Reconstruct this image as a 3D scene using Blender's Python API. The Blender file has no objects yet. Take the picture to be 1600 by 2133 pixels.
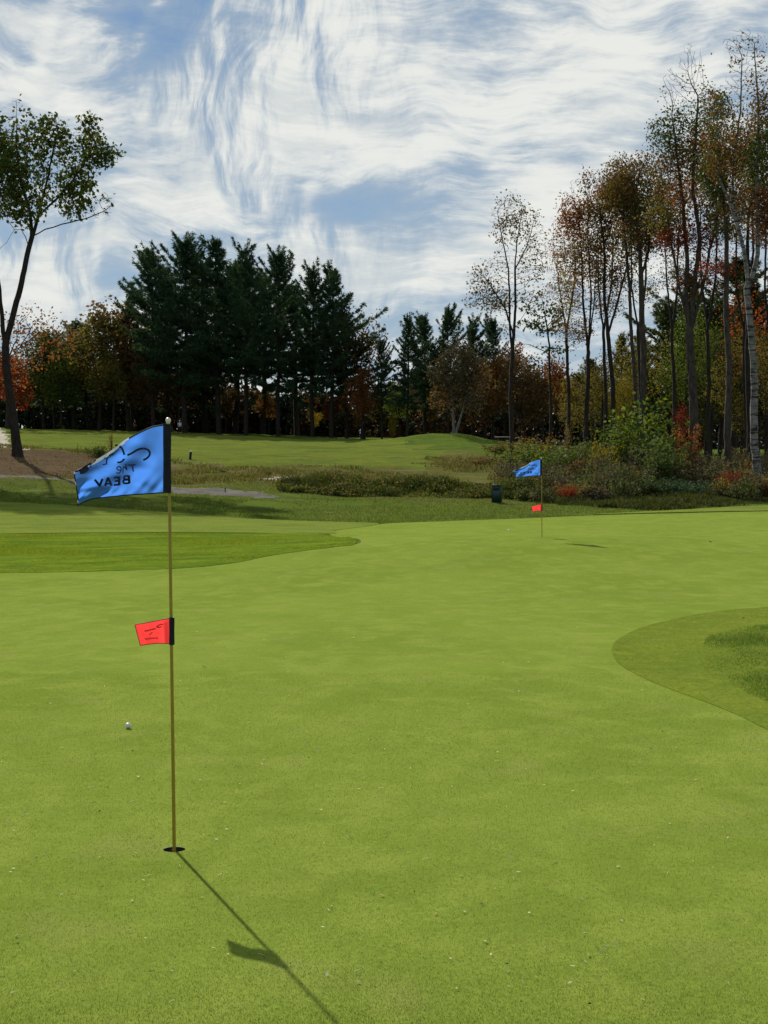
import bpy, bmesh, math, random
import numpy as np
from mathutils import Vector

random.seed(7); RNG = np.random.default_rng(7)
sc = bpy.context.scene
COL = sc.collection
R = math.radians

# ------------------------------------------------------------------ camera
CAM_H, FPX, PITCH = 1.85, 3200.0, math.atan(86.5/3200.0)
cam_d = bpy.data.cameras.new('camera'); cam = bpy.data.objects.new('camera', cam_d); COL.objects.link(cam)
cam.location = (0, 0, CAM_H); cam.rotation_euler = (math.pi/2-PITCH, 0, 0)
cam_d.sensor_fit = 'VERTICAL'; cam_d.sensor_height = 24.0; cam_d.sensor_width = 18.0
cam_d.lens = FPX/2133.0*24.0
cam_d.clip_start = 0.1; cam_d.clip_end = 6000
sc.camera = cam

# ------------------------------------------------------------------ exposure
sc.view_settings.view_transform = 'Standard'; sc.view_settings.look = 'None'
sc.view_settings.gamma = 1.0; sc.view_settings.use_curve_mapping = False
sc.view_settings.exposure = 0.9
cy = sc.cycles
cy.max_bounces = 6; cy.diffuse_bounces = 3; cy.glossy_bounces = 2; cy.transmission_bounces = 4
cy.transparent_max_bounces = 4; cy.caustics_reflective = False; cy.caustics_refractive = False
cy.use_denoising = True

# ------------------------------------------------------------------ node helpers
class NT:
    def __init__(s, nt): s.nt = nt
    def n(s, t, **kw):
        o = s.nt.nodes.new(t)
        for k, v in kw.items(): setattr(o, k, v)
        return o
    def put(s, sock, v):
        if hasattr(v, 'is_output') or isinstance(v, bpy.types.NodeSocket): s.nt.links.new(v, sock)
        elif isinstance(v, (tuple, list)):
            if len(v) == 3 and len(sock.default_value) == 4: v = tuple(v)+(1,)
            sock.default_value = v
        else: sock.default_value = v
    def m(s, op, a, b=None, c=None, clamp=False):
        o = s.n('ShaderNodeMath', operation=op, use_clamp=clamp)
        s.put(o.inputs[0], a)
        if b is not None: s.put(o.inputs[1], b)
        if c is not None: s.put(o.inputs[2], c)
        return o.outputs[0]
    def ramp(s, v, lo, hi, a=0.0, b=1.0, smooth=True):
        o = s.n('ShaderNodeMapRange', interpolation_type='SMOOTHSTEP' if smooth else 'LINEAR')
        for i, x in enumerate((v, lo, hi, a, b)): s.put(o.inputs[i], x)
        return o.outputs[0]
    def mix(s, f, a, b, blend='MIX'):
        o = s.n('ShaderNodeMix', data_type='RGBA', blend_type=blend)
        s.put(o.inputs[0], f); s.put(o.inputs[6], a); s.put(o.inputs[7], b)
        return o.outputs[2]
    def xyz(s, x, y, z=0.0):
        o = s.n('ShaderNodeCombineXYZ')
        for i, v in enumerate((x, y, z)): s.put(o.inputs[i], v)
        return o.outputs[0]
    def noise(s, vec, scale=1.0, detail=4.0, rough=0.5, dist=0.0, w=None):
        o = s.n('ShaderNodeTexNoise')
        if w is not None: o.noise_dimensions = '4D'; o.inputs['W'].default_value = w
        s.put(o.inputs['Vector'], vec)
        o.inputs['Scale'].default_value = scale; o.inputs['Detail'].default_value = detail
        o.inputs['Roughness'].default_value = rough; o.inputs['Distortion'].default_value = dist
        return o.outputs[0]
    def map(s, vec, loc=(0,0,0), rot=(0,0,0), sca=(1,1,1)):
        o = s.n('ShaderNodeMapping'); s.put(o.inputs[0], vec)
        o.inputs[1].default_value = loc; o.inputs[2].default_value = rot; o.inputs[3].default_value = sca
        return o.outputs[0]

# ------------------------------------------------------------------ sky and sun
TO_SUN = Vector((-0.59, 1.58, 1.0)).normalized()
SUN_EL = math.asin(TO_SUN.z); SUN_AZ = math.atan2(TO_SUN.x, TO_SUN.y)
world = bpy.data.worlds.new('World'); sc.world = world; world.use_nodes = True
world.cycles.sampling_method = 'MANUAL'; world.cycles.sample_map_resolution = 512
def build_sky():
    nt = world.node_tree; nt.nodes.clear(); k = NT(nt)
    sky = k.n('ShaderNodeTexSky', sky_type='NISHITA', sun_disc=False)
    sky.sun_elevation = SUN_EL; sky.sun_rotation = SUN_AZ
    sky.dust_density = 0.1; sky.air_density = 1.0; sky.ozone_density = 3.0
    tc = k.n('ShaderNodeTexCoord')
    sp = k.n('ShaderNodeSeparateXYZ'); k.put(sp.inputs[0], tc.outputs['Generated'])
    A = k.m('MULTIPLY', k.m('ARCTAN2', sp.outputs[0], sp.outputs[1]), 57.2958)     # degrees right of north
    E = k.m('MULTIPLY', k.m('ARCSINE', sp.outputs[2]), 57.2958)                    # degrees above horizon
    P = k.xyz(A, E, 0)
    # slow warps bend the fibres
    def warp(scale, amt, w, det=1.5):
        o = k.n('ShaderNodeTexNoise', noise_dimensions='4D'); o.inputs['W'].default_value = w
        k.put(o.inputs['Vector'], P); o.inputs['Scale'].default_value = scale
        o.inputs['Detail'].default_value = det
        v = k.n('ShaderNodeVectorMath', operation='SUBTRACT'); k.put(v.inputs[0], o.outputs['Color']); v.inputs[1].default_value = (.5,.5,.5)
        v2 = k.n('ShaderNodeVectorMath', operation='MULTIPLY_ADD'); k.put(v2.inputs[0], v.outputs[0]); v2.inputs[1].default_value = (amt, amt, 0); k.put(v2.inputs[2], P)
        return v2.outputs[0]
    Pw = warp(0.15, 6.0, 3.1, 2.6); Pw2 = warp(0.22, 2.4, 8.7, 2.2)
    # feathers of several slants, flat ribs low down, soft veil above
    sA = k.noise(k.map(Pw, rot=(0,0,R(-30)), sca=(.85, .17, 1)), 1.0, 6, .62, .0)
    sA2 = k.noise(k.map(Pw2, rot=(0,0,R(20)), sca=(1.5, .28, 1)), 1.0, 5, .66, .0, 5.0)
    sB = k.noise(k.map(Pw, rot=(0,0,R(40)), sca=(.17, .55, 1)), 1.0, 6, .62, .0)
    sB2 = k.noise(k.map(Pw2, rot=(0,0,R(33)), sca=(.26, 1.7, 1)), 1.0, 5, .66, .0, 7.0)
    sC = k.noise(k.map(Pw2, rot=(0,0,R(9)), sca=(.15, .85, 1)), 1.0, 6, .66, .0)
    rip = k.noise(k.map(Pw2, rot=(0,0,R(16)), sca=(1.3, 4.6, 1)), 1.0, 4, .6, .4)
    sV = k.noise(k.map(Pw2, loc=(3.7, 1.3, 0), rot=(0,0,R(30)), sca=(.17,.32,1)), 1.0, 6, .60, .0)
    # where the bank is thick (+) and where it opens (-): degrees right, degrees up, half widths, weight
    D = None
    for (a, e, ra, re, wt) in SKYB:
        o = k.n('ShaderNodeVectorMath', operation='DISTANCE')
        k.put(o.inputs[0], k.map(Pw2, sca=(1/ra, 1/re, 0))); o.inputs[1].default_value = (a/ra, e/re, 0)
        g = k.ramp(o.outputs['Value'], 0.0, 2.1, wt, 0.0)
        D = g if D is None else k.m('ADD', D, g)
    # single long tails hanging from the sheet
    sw = k.n('ShaderNodeSeparateXYZ'); k.put(sw.inputs[0], Pw2)
    for (a, e, h, w, k1, k2, wt) in TAILS:
        de = k.m('SUBTRACT', sw.outputs[1], e)
        ax = k.m('SUBTRACT', k.m('SUBTRACT', sw.outputs[0], a), k.m('ADD', k.m('MULTIPLY', de, k1), k.m('MULTIPLY', k.m('MULTIPLY', de, de), k2)))
        g = k.m('MULTIPLY', k.ramp(k.m('ABSOLUTE', ax), 0, w, 1, 0), k.ramp(k.m('ABSOLUTE', de), h*.3, h, wt, 0.0))
        D = k.m('ADD', D, g)
    left = k.ramp(A, -5.0, 3.5, 1.0, 0.0)
    def lerp(f, x, y): return k.m('MULTIPLY_ADD', f, k.m('SUBTRACT', y, x), x)
    # one grain at a time: a slow field picks which slant shows where
    pick = k.noise(k.map(P, loc=(2.3, 5.1, 0)), .10, 2, .5, .0, 4.4)
    def sel(lo, hi): return k.ramp(pick, lo, hi)
    fine = k.m('MULTIPLY', k.m('SUBTRACT', sA2, .5), .35)
    steep = lerp(sel(.44, .52), sA, sB)
    steep = k.m('ADD', steep, k.m('MULTIPLY', fine, k.ramp(sel(.44, .52), 0, 1, 1.0, .2)))
    flat_ = k.m('MULTIPLY_ADD', k.m('SUBTRACT', rip, .5), .22, sC)
    soft = lerp(sel(.46, .58), k.m('MULTIPLY_ADD', sB2, .42, k.m('MULTIPLY', sV, .58)), k.m('MULTIPLY_ADD', sB, .6, k.m('MULTIPLY', sV, .4)))
    lsel = k.ramp(k.m('ADD', E, k.m('MULTIPLY', sV, 6.0)), 8.0, 10.0, 1.0, 0.0)
    T = lerp(left, lerp(lsel, soft, flat_), lerp(k.ramp(E, 3.2, 5.0, 1.0, 0.0), steep, flat_))
    dens = k.m('ADD', k.m('MULTIPLY_ADD', T, 3.0, -.70), D)
    cl = k.ramp(dens, -.10, 1.22)
    cl = k.m('MULTIPLY', cl, .97, clamp=True)
    # thin cloud is greyish blue, thick cloud is warm white
    clear = k.mix(k.ramp(E, 0.0, 16.0, 0, 1, False), SKYC['low'], SKYC['up'])
    clear = k.mix(.78, sky.outputs[0], clear)
    thick = k.m('MULTIPLY', k.ramp(cl, .45, 1.0), k.ramp(k.m('ADD', sB2, sV), .82, 1.12, .6, 1.0))
    ccol = k.mix(thick, SKYC['thin'], SKYC['thick'])
    out = k.mix(cl, clear, ccol)
    bg = k.n('ShaderNodeBackground'); k.put(bg.inputs[0], out); bg.inputs[1].default_value = SKYC['strength']
    o = k.n('ShaderNodeOutputWorld'); nt.links.new(bg.outputs[0], o.inputs[0])
def _sb(px, py, rx, ry, w): return ((px-800)/55.85, (980-py)/55.85, rx/55.85, ry/55.85, w)
SKYB = [_sb(*b) for b in [(365,60,120,90,-.34),(200,520,140,50,-.10),(480,490,150,45,-.26),(800,440,200,45,-.22),(930,650,230,28,-.30),
    (1060,350,120,60,-.16),(290,190,60,80,-.18),(130,700,120,26,-.16),(250,600,80,40,-.14),(700,400,60,60,-.12),
    (370,340,130,100,.15),(660,130,260,130,.10),(850,260,260,110,.12),(900,560,300,75,.32),(90,610,170,60,.22),(330,660,200,50,.14),(760,300,200,60,.14),(1270,260,140,170,.30),
    (1150,480,170,70,.26),(80,110,150,90,.12),(1050,120,260,90,.10)]]
TAILS = [(a_/55.85, b_/55.85, h_/55.85, w_/55.85, k1_, k2_, wt_) for (a_, b_, h_, w_, k1_, k2_, wt_) in [(655-800,980-430,100,26,.05,.10,.22),(556-800,980-400,105,24,-.10,-.03,.20),(640-800,980-240,120,60,-.35,.0,.14),(215-800,980-500,100,18,.05,.1,.22),(330-800,980-90,120,26,.5,.05,.2),(110-800,980-150,120,30,.35,.0,.2),(440-800,980-400,90,30,-.25,.02,.25),(1270-800,980-260,40,90,.1,0,.2)]]
SKYC = dict(low=(2.7,4.3,6.1), up=(1.65,2.95,4.95), thin=(4.5, 5.3, 6.0), thick=(9.0, 9.1, 8.6), strength=0.05)
build_sky()

sun_d = bpy.data.lights.new('sun', 'SUN'); sun_d.energy = 4.2; sun_d.angle = R(0.55); sun_d.color = (1.0, .95, .86)
sun = bpy.data.objects.new('sun', sun_d); COL.objects.link(sun)
sun.rotation_euler = TO_SUN.to_track_quat('Z', 'Y').to_euler()
# ------------------------------------------------------------------ geometry helpers
FWD = np.array((0, math.cos(PITCH), -math.sin(PITCH))); UPV = np.array((0, math.sin(PITCH), math.cos(PITCH)))
def at(px, py, Y):
    """point of the place at depth Y along the sight line of a picture position"""
    d = FWD + np.array((1.0, 0, 0))*((px-800)/FPX) + UPV*((1066.5-py)/FPX)
    return np.array((0, 0, CAM_H)) + d*(Y/d[1])

def mesh_obj(name, V, F, mat=None, parent=None, smooth=False, link=True):
    """V: (n,3) array, F: (m,k) int array or list of such arrays"""
    Fs = F if isinstance(F, list) else [F]
    Fs = [np.asarray(f, dtype=np.int32) for f in Fs if len(f)]
    me = bpy.data.meshes.new(name)
    V = np.asarray(V, dtype=np.float32)
    me.vertices.add(len(V)); me.vertices.foreach_set('co', V.ravel())
    nl = sum(f.size for f in Fs); npoly = sum(len(f) for f in Fs)
    me.loops.add(nl); me.polygons.add(npoly)
    me.loops.foreach_set('vertex_index', np.concatenate([f.ravel() for f in Fs]))
    tot = np.concatenate([np.full(len(f), f.shape[1], dtype=np.int32) for f in Fs])
    st = np.concatenate(([0], np.cumsum(tot)[:-1])).astype(np.int32)
    me.polygons.foreach_set('loop_start', st)
    if smooth: me.polygons.foreach_set('use_smooth', np.ones(npoly, dtype=bool))
    me.update(calc_edges=True)
    o = bpy.data.objects.new(name, me)
    if mat is not None: me.materials.append(mat)
    if link: COL.objects.link(o)
    if parent is not None: o.parent = parent
    return o

def tag(o, label=None, cat=None, group=None, kind=None):
    if label: o['label'] = label
    if cat: o['category'] = cat
    if group: o['group'] = group
    if kind: o['kind'] = kind
    return o
def empty(name, loc, label=None, cat=None, group=None):
    o = bpy.data.objects.new(name, None); COL.objects.link(o); o.location = loc; o.empty_display_size = .2
    return tag(o, label, cat, group)

class MB:
    """collects shapes into one mesh"""
    def __init__(s): s.V = []; s.F3 = []; s.F4 = []; s.n = 0
    def add(s, V, F):
        V = np.asarray(V, float); F = np.asarray(F, int)
        s.V.append(V); (s.F3 if F.shape[1] == 3 else s.F4).append(F+s.n); s.n += len(V)
    def tube(s, pts, rad, sides=6, cap=True):
        pts = np.asarray(pts, float); n = len(pts)
        rad = np.full(n, rad) if np.isscalar(rad) else np.asarray(rad, float)
        t = np.gradient(pts, axis=0); t /= np.linalg.norm(t, axis=1)[:, None]+1e-9
        ref = np.array((0., 0, 1)) if abs(t[0][2]) < .9 else np.array((1., 0, 0))
        u = np.cross(t, ref); u /= np.linalg.norm(u, axis=1)[:, None]+1e-9
        w = np.cross(t, u)
        a = np.arange(sides)*2*math.pi/sides
        ring = pts[:, None]+rad[:, None, None]*(np.cos(a)[None, :, None]*u[:, None]+np.sin(a)[None, :, None]*w[:, None])
        i = np.arange(n-1)[:, None]*sides; j = np.arange(sides)[None]; j2 = (j+1) % sides
        F = np.stack((i+j, i+j2, i+sides+j2, i+sides+j), -1).reshape(-1, 4)
        s.add(ring.reshape(-1, 3), F)
        if cap:
            for ri, p in ((0, pts[0]), (n-1, pts[-1])):
                V = np.vstack((ring[ri], p)); k = np.arange(sides)
                s.add(V, np.stack((k, (k+1) % sides, np.full(sides, sides)), 1))
    def box(s, lo, hi, bev=0.0):
        bm = bmesh.new(); bmesh.ops.create_cube(bm, size=1)
        lo, hi = np.array(lo, float), np.array(hi, float)
        for v in bm.verts: v.co = Vector((lo+hi)/2+np.array(v.co)*(hi-lo))
        if bev: bmesh.ops.bevel(bm, geom=bm.edges[:], offset=bev, segments=2, affect='EDGES')
        s.bm(bm)
    def lathe(s, prof, seg=20, at_=(0, 0, 0)):
        pr = np.asarray(prof, float); a = np.arange(seg)*2*math.pi/seg
        V = np.stack((pr[:, 0][:, None]*np.cos(a), pr[:, 0][:, None]*np.sin(a), np.repeat(pr[:, 1][:, None], seg, 1)), -1).reshape(-1, 3)
        i = np.arange(len(pr)-1)[:, None]*seg; j = np.arange(seg)[None]; j2 = (j+1) % seg
        s.add(V+np.array(at_), np.stack((i+j, i+j2, i+seg+j2, i+seg+j), -1).reshape(-1, 4))
    def bm(s, bm):
        bm.verts.index_update(); V = np.array([v.co[:] for v in bm.verts])
        for f in bm.faces:
            idx = [v.index for v in f.verts]
            for q in range(1, len(idx)-1): s.F3.append(np.array([[idx[0], idx[q], idx[q+1]]])+s.n)
        s.V.append(V); s.n += len(V); bm.free()
    def build(s, name, mat, parent=None, smooth=False):
        F = []
        if s.F4: F.append(np.vstack(s.F4))
        if s.F3: F.append(np.vstack(s.F3))
        return mesh_obj(name, np.vstack(s.V), F, mat, parent, smooth)

def vnoise(x, y, seed=0):
    """smooth value noise, vectorised"""
    x = np.asarray(x, float); y = np.asarray(y, float)
    xi = np.floor(x).astype(np.int64); yi = np.floor(y).astype(np.int64); fx = x-xi; fy = y-yi
    fx = fx*fx*(3-2*fx); fy = fy*fy*(3-2*fy)
    def h(a, b):
        n = (a*374761393+b*668265263+seed*974711) & 0x7fffffff
        n = ((n ^ (n >> 13))*1274126177) & 0x7fffffff
        return ((n ^ (n >> 16)) & 0xffff)/65535.0
    return (h(xi, yi)*(1-fx)+h(xi+1, yi)*fx)*(1-fy)+(h(xi, yi+1)*(1-fx)+h(xi+1, yi+1)*fx)*fy
def fbm(x, y, seed=0, oct=4):
    s = 0; a = .5
    for i in range(oct): s = s+a*vnoise(x*2**i, y*2**i, seed+i); a *= .5
    return s

# ------------------------------------------------------------------ materials
def new_mat(name):
    m = bpy.data.materials.new(name); m.use_nodes = True; m.node_tree.nodes.clear()
    return m, NT(m.node_tree)
def finish(m, k, col, rough=.6, spec=.3, bump=None, bstr=.3, bdist=.02, metal=0.0, transl=None, tcol=None):
    p = k.n('ShaderNodeBsdfPrincipled'); k.put(p.inputs['Base Color'], col); k.put(p.inputs['Roughness'], rough)
    k.put(p.inputs['Specular IOR Level'], spec); p.inputs['Metallic'].default_value = metal
    if bump is not None:
        b = k.n('ShaderNodeBump'); k.put(b.inputs['Height'], bump); b.inputs['Strength'].default_value = bstr; b.inputs['Distance'].default_value = bdist
        k.put(p.inputs['Normal'], b.outputs[0])
    sh = p.outputs[0]
    if transl:
        t = k.n('ShaderNodeBsdfTranslucent'); k.put(t.inputs['Color'], col if tcol is None else tcol)
        mx = k.n('ShaderNodeMixShader'); mx.inputs[0].default_value = transl
        k.nt.links.new(sh, mx.inputs[1]); k.nt.links.new(t.outputs[0], mx.inputs[2]); sh = mx.outputs[0]
    o = k.n('ShaderNodeOutputMaterial'); k.nt.links.new(sh, o.inputs[0])
    return m
def simple_mat(name, col, rough=.6, spec=.3, var=.25, scale=8.0, bstr=.1, transl=None, metal=0.0):
    m, k = new_mat(name)
    tc = k.n('ShaderNodeTexCoord').outputs['Object']
    n = k.noise(tc, scale, 5, .6)
    f = k.ramp(n, .3, .7, 1-var, 1+var, False)
    c = k.mix(1.0, col, k.xyz(f, f, f), 'MULTIPLY')
    return finish(m, k, c, rough, spec, n, bstr, .01, metal, transl)

def turf_mat(name, cols, fine=(60., 220.), patch=(.35, 1.6), stretch=1.0, bstr=.6, bdist=.01, rough=1.0, spec=.0, extra=None, grain=.35):
    """cols: dark, mid, light, tired"""
    m, k = new_mat(name)
    P = k.n('ShaderNodeNewGeometry').outputs['Position']
    P2 = k.map(P, sca=(1, stretch, 1))
    a = k.noise(P2, patch[0], 6, .6, .3); b = k.noise(P2, patch[1], 6, .65, .4, 4.0)
    c = k.noise(P, fine[0], 4, .7); d = k.noise(P, fine[1], 2, .6)
    col = k.mix(k.ramp(a, .38, .64), cols[0], cols[1])
    col = k.mix(k.ramp(b, .42, .66, 0, .75), col, cols[2])
    e = k.noise(k.map(P2, loc=(31, 17, 0)), patch[1]*.6, 5, .6, .2, 9.0)
    col = k.mix(k.ramp(e, .52, .72, 0, .6), col, cols[3])
    g = k.m('ADD', k.m('MULTIPLY', k.ramp(c, .3, .7, -1, 1, False), grain*.55), k.m('MULTIPLY', k.ramp(d, .3, .7, -1, 1, False), grain*.6))
    g = k.m('ADD', g, 1.0)
    col = k.mix(1.0, col, k.xyz(g, g, g), 'MULTIPLY')
    if extra: col = extra(k, P, col)
    h = k.m('ADD', c, k.m('MULTIPLY', d, .6))
    return finish(m, k, col, rough, spec, h, bstr, bdist)

# ------------------------------------------------------------------ terrain
# height profiles along five sight directions, given as (picture height, depth); flat green in front
PROF = {
 -100: [(1100,47),(1062,58),(1012,68),(985,74),(955,82),(940,90),(925,105),(918,125),(905,160),(888,222),(892,240)],
  450: [(1082,52),(1052,60),(1022,68),(998,76),(985,82),(972,90),(955,102),(930,140),(908,190),(902,215),(904,240)],
  750: [(1088,54),(1060,60),(1040,66),(1012,72),(992,78),(975,88),(955,104),(932,140),(918,195),(912,215),(912,240)],
 1000: [(1078,56),(1056,62),(1046,66),(1032,71),(1006,78),(985,88),(964,102),(938,135),(916,165),(922,190),(917,240)],
 1300: [(1070,58),(1060,62),(1046,66),(1022,71),(1000,78),(980,88),(960,108),(946,135),(940,160),(938,200),(935,240)],
 1600: [(1064,60),(1056,63),(1040,67),(1018,72),(1000,80),(985,92),(968,110),(950,135),(945,160),(940,200),(938,240)],
 2400: [(1066,60),(1056,63),(1040,67),(1018,72),(1000,80),(985,92),(968,110),(950,135),(945,160),(940,200),(938,240)],
}
CG = np.arange(-3000, 4801, 50.0); LG = np.linspace(math.log(2.0), math.log(4000.0), 420)
def _table():
    ks = sorted(PROF); rows = []
    for c in ks:
        ys = [2, 20, 36, 42]; zs = [0, 0, 0, .01]
        for py, Y in PROF[c]: ys.append(Y); zs.append(at(c, py, Y)[2])
        ys += [300, 4000]; zs += [zs[-1]+.3, zs[-1]+4]
        rows.append(np.interp(np.exp(LG), ys, zs))
    rows = np.array(rows)
    T = np.array([np.interp(CG, ks, rows[:, j]) for j in range(len(LG))]).T
    g = np.exp(-.5*(np.arange(-9, 10)/3.6)**2); g /= g.sum()
    pad = np.pad(T, ((0, 0), (9, 9)), 'edge'); T = np.array([np.convolve(r, g, 'valid') for r in pad])
    g2 = np.exp(-.5*(np.arange(-4, 5)/1.8)**2); g2 /= g2.sum()
    pad = np.pad(T, ((4, 4), (0, 0)), 'edge'); T = np.array([np.convolve(r, g2, 'valid') for r in pad.T]).T
    return T
ZT = _table()
def terr(X, Y):
    X = np.asarray(X, float); Y = np.asarray(Y, float)
    Yc = np.maximum(Y, 2.0); c = 800+FPX*X/np.maximum(Yc, 8.0)
    ci = np.clip((c-CG[0])/50.0, 0, len(CG)-1.001); li = np.clip((np.log(Yc)-LG[0])/(LG[1]-LG[0]), 0, len(LG)-1.001)
    i = ci.astype(int); j = li.astype(int); fi = ci-i; fj = li-j
    z = (ZT[i, j]*(1-fj)+ZT[i, j+1]*fj)*(1-fi)+(ZT[i+1, j]*(1-fj)+ZT[i+1, j+1]*fj)*fi
    w = np.clip((Y-58)/14.0, 0, 1)*np.clip((420-Y)/150, 0, 1)
    z = z+w*((fbm(X*.16, Y*.12, 3)-.47)*.75+(fbm(X*.6, Y*.5, 8)-.47)*.22)
    z = z+.05*np.clip((Y-8)/20, 0, 1)*(fbm(X*.09, Y*.07, 21, 2)-.37)
    # a low grassy mound before the round tree, and a sand scar on the left slope
    # the green swells towards the far hole
    z = z+.47*np.exp(-((X-3.4)/8.0)**2-((Y-32.4)/6.5)**2)
    m = at(925, 914, 165)
    z = z+1.0*np.exp(-((X-m[0])/5.5)**2-((Y-m[1])/9.0)**2)
    # a hollow behind the rise, where the cart stands
    c = at(1047, 920, 190)
    z = z-1.0*np.exp(-((X-c[0])/6.0)**2-((Y-c[1])/8.0)**2)
    return z
def tz(x, y): return float(terr(x, y))
def hit(px, py, y0=3.0, y1=330.0):
    """where a sight line meets the ground"""
    Ys = np.exp(np.linspace(math.log(y0), math.log(y1), 1500))
    d = FWD+np.array((1., 0, 0))*((px-800)/FPX)+UPV*((1066.5-py)/FPX)
    Pt = np.array((0, 0, CAM_H))+d[None]*(Ys/d[1])[:, None]
    below = np.nonzero(Pt[:, 2] < terr(Pt[:, 0], Pt[:, 1]))[0]
    p = Pt[below[0]] if len(below) else Pt[-1]
    return np.array((p[0], p[1], tz(p[0], p[1])))

def inside(poly, x, y):
    """even-odd point test, vectorised"""
    r = np.zeros(x.shape, bool); n = len(poly)
    for i in range(n):
        x1, y1 = poly[i]; x2, y2 = poly[(i+1) % n]
        c = ((y1 > y) != (y2 > y)) & (x < (x2-x1)*(y-y1)/(y2-y1+1e-12)+x1)
        r ^= c
    return r
def smooth_closed(pts, n=16):
    """closed Catmull-Rom"""
    P = np.array(pts, float); m = len(P); out = []
    for i in range(m):
        p0, p1, p2, p3 = P[i-1], P[i], P[(i+1) % m], P[(i+2) % m]
        for t in np.linspace(0, 1, n, endpoint=False):
            out.append(.5*((2*p1)+(-p0+p2)*t+(2*p0-5*p1+4*p2-p3)*t*t+(-p0+3*p1-3*p2+p3)*t**3))
    return np.array(out)
from mathutils.geometry import delaunay_2d_cdt
def sheet(name, outline, mat, lift, cell, kind='structure', skirt=.03, holes=()):
    """a sheet of ground inside an outline (world x, y), laid a little above the ground"""
    O = np.asarray(outline, float)
    lo, hi = O.min(0), O.max(0)
    gx, gy = np.meshgrid(np.arange(lo[0], hi[0], cell[0]), np.arange(lo[1], hi[1], cell[1]))
    gx = gx.ravel(); gy = gy.ravel(); ok = inside(O, gx, gy)
    G = np.stack((gx[ok], gy[ok]), 1)
    d = np.full(len(G), 1e9)
    for p in O[::2]: d = np.minimum(d, np.hypot((G[:, 0]-p[0])/cell[0], (G[:, 1]-p[1])/cell[1]))
    G = G[d > .35]
    n = len(O); P = [O]; E = [(i, (i+1) % n) for i in range(n)]; c = n
    for H in holes:
        G = G[np.hypot(G[:, 0]-H[:, 0].mean(), G[:, 1]-H[:, 1].mean()) > .3]
        P.append(H); m = len(H); E += [(c+i, c+(i+1) % m) for i in range(m)]; c += m
    P = np.vstack(P+[G])
    vs, es, fs, *_ = delaunay_2d_cdt([Vector(p) for p in P], E, [], 1, 1e-6)
    V2 = np.array([v[:] for v in vs]); F = np.array([f[:] for f in fs])
    for H in holes:
        c = V2[F].mean(1); F = F[~inside(H, c[:, 0], c[:, 1])]
    V = np.column_stack((V2, terr(V2[:, 0], V2[:, 1])+lift))
    # rim turned down into the ground
    Of = np.column_stack((O, terr(O[:, 0], O[:, 1])+lift)); Ob = Of-np.array((0, 0, lift+skirt)); b = len(V)
    V = np.vstack((V, Of, Ob)); i = np.arange(n); j = (i+1) % n
    S = np.stack((b+i, b+n+i, b+n+j, b+j), 1)
    o = mesh_obj(name, V, [F, S], mat, smooth=True)
    o['kind'] = kind
    return o
def px_outline(pts, n=10, rag=0.0, seed=0):
    O = smooth_closed([hit(*p)[:2] for p in pts], n)
    if rag:
        t = np.arange(len(O)); c = O.mean(0)
        O = O+np.stack((rag*(fbm(t*.31, t*0+seed, 90)-.47)*4, rag*(fbm(t*.27, t*0+seed+7, 91)-.47)*3), 1)
    return O
# ------------------------------------------------------------------ ground
def ground_extra(k, P, col):
    s = k.n('ShaderNodeSeparateXYZ'); k.put(s.inputs[0], P)
    n = k.noise(P, .12, 4, .55, .3, 1.0)
    y = k.m('MULTIPLY_ADD', n, 26.0, k.m('SUBTRACT', s.outputs[1], 13.0))
    mead = k.m('MULTIPLY', k.ramp(y, 63, 72), k.ramp(y, 112, 140, 1.0, 0.0))
    t = k.noise(P, .9, 6, .7, .5, 6.0)
    tan = k.mix(k.ramp(t, .40, .62), (.085, .078, .022), (.125, .098, .045))
    col = k.mix(k.m('MULTIPLY', mead, .62), col, tan)
    bare = k.noise(k.map(P, sca=(.5, 1.4, 1)), .35, 6, .65, .6, 12.0)
    bf = k.m('MULTIPLY', k.ramp(bare, .54, .66), k.ramp(y, 54, 62))
    col = k.mix(k.m('MULTIPLY', bf, k.ramp(y, 100, 130, .75, 0.0)), col, (.16, .125, .085))
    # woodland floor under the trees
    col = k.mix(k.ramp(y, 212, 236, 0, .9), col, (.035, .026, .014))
    return col
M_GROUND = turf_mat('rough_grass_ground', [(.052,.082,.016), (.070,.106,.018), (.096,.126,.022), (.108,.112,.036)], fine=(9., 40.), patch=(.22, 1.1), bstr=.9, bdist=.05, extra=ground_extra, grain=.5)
M_GREEN = turf_mat('putting_green_turf', [(.118,.164,.024), (.138,.185,.029), (.165,.208,.036), (.158,.180,.044)], fine=(34., 150.), patch=(.42, 2.6), stretch=.8, bstr=.45, bdist=.006, grain=.22)
M_FRINGE = turf_mat('fringe_turf', [(.094,.132,.018), (.112,.150,.020), (.138,.166,.022), (.126,.142,.028)], fine=(26., 90.), patch=(.7, 3.0), bstr=.8, bdist=.012, grain=.5)
M_APRON = turf_mat('apron_turf', [(.092,.128,.024), (.118,.154,.028), (.150,.176,.032), (.132,.142,.038)], fine=(12., 50.), patch=(.25, .9), stretch=2.2, bstr=.6, bdist=.02, grain=.35)
M_FAIRWAY = turf_mat('fairway_turf', [(.072,.096,.020), (.090,.116,.022), (.128,.146,.022), (.122,.108,.046)], fine=(4., 16.), patch=(.07, .30), stretch=2.6, bstr=.5, bdist=.05, grain=.28)
M_LUSH = turf_mat('lush_rough_turf', [(.058,.104,.012), (.088,.138,.013), (.146,.184,.016), (.112,.138,.022)], fine=(8., 30.), patch=(.30, .9), stretch=2.4, bstr=.9, bdist=.05, grain=.4)
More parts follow.
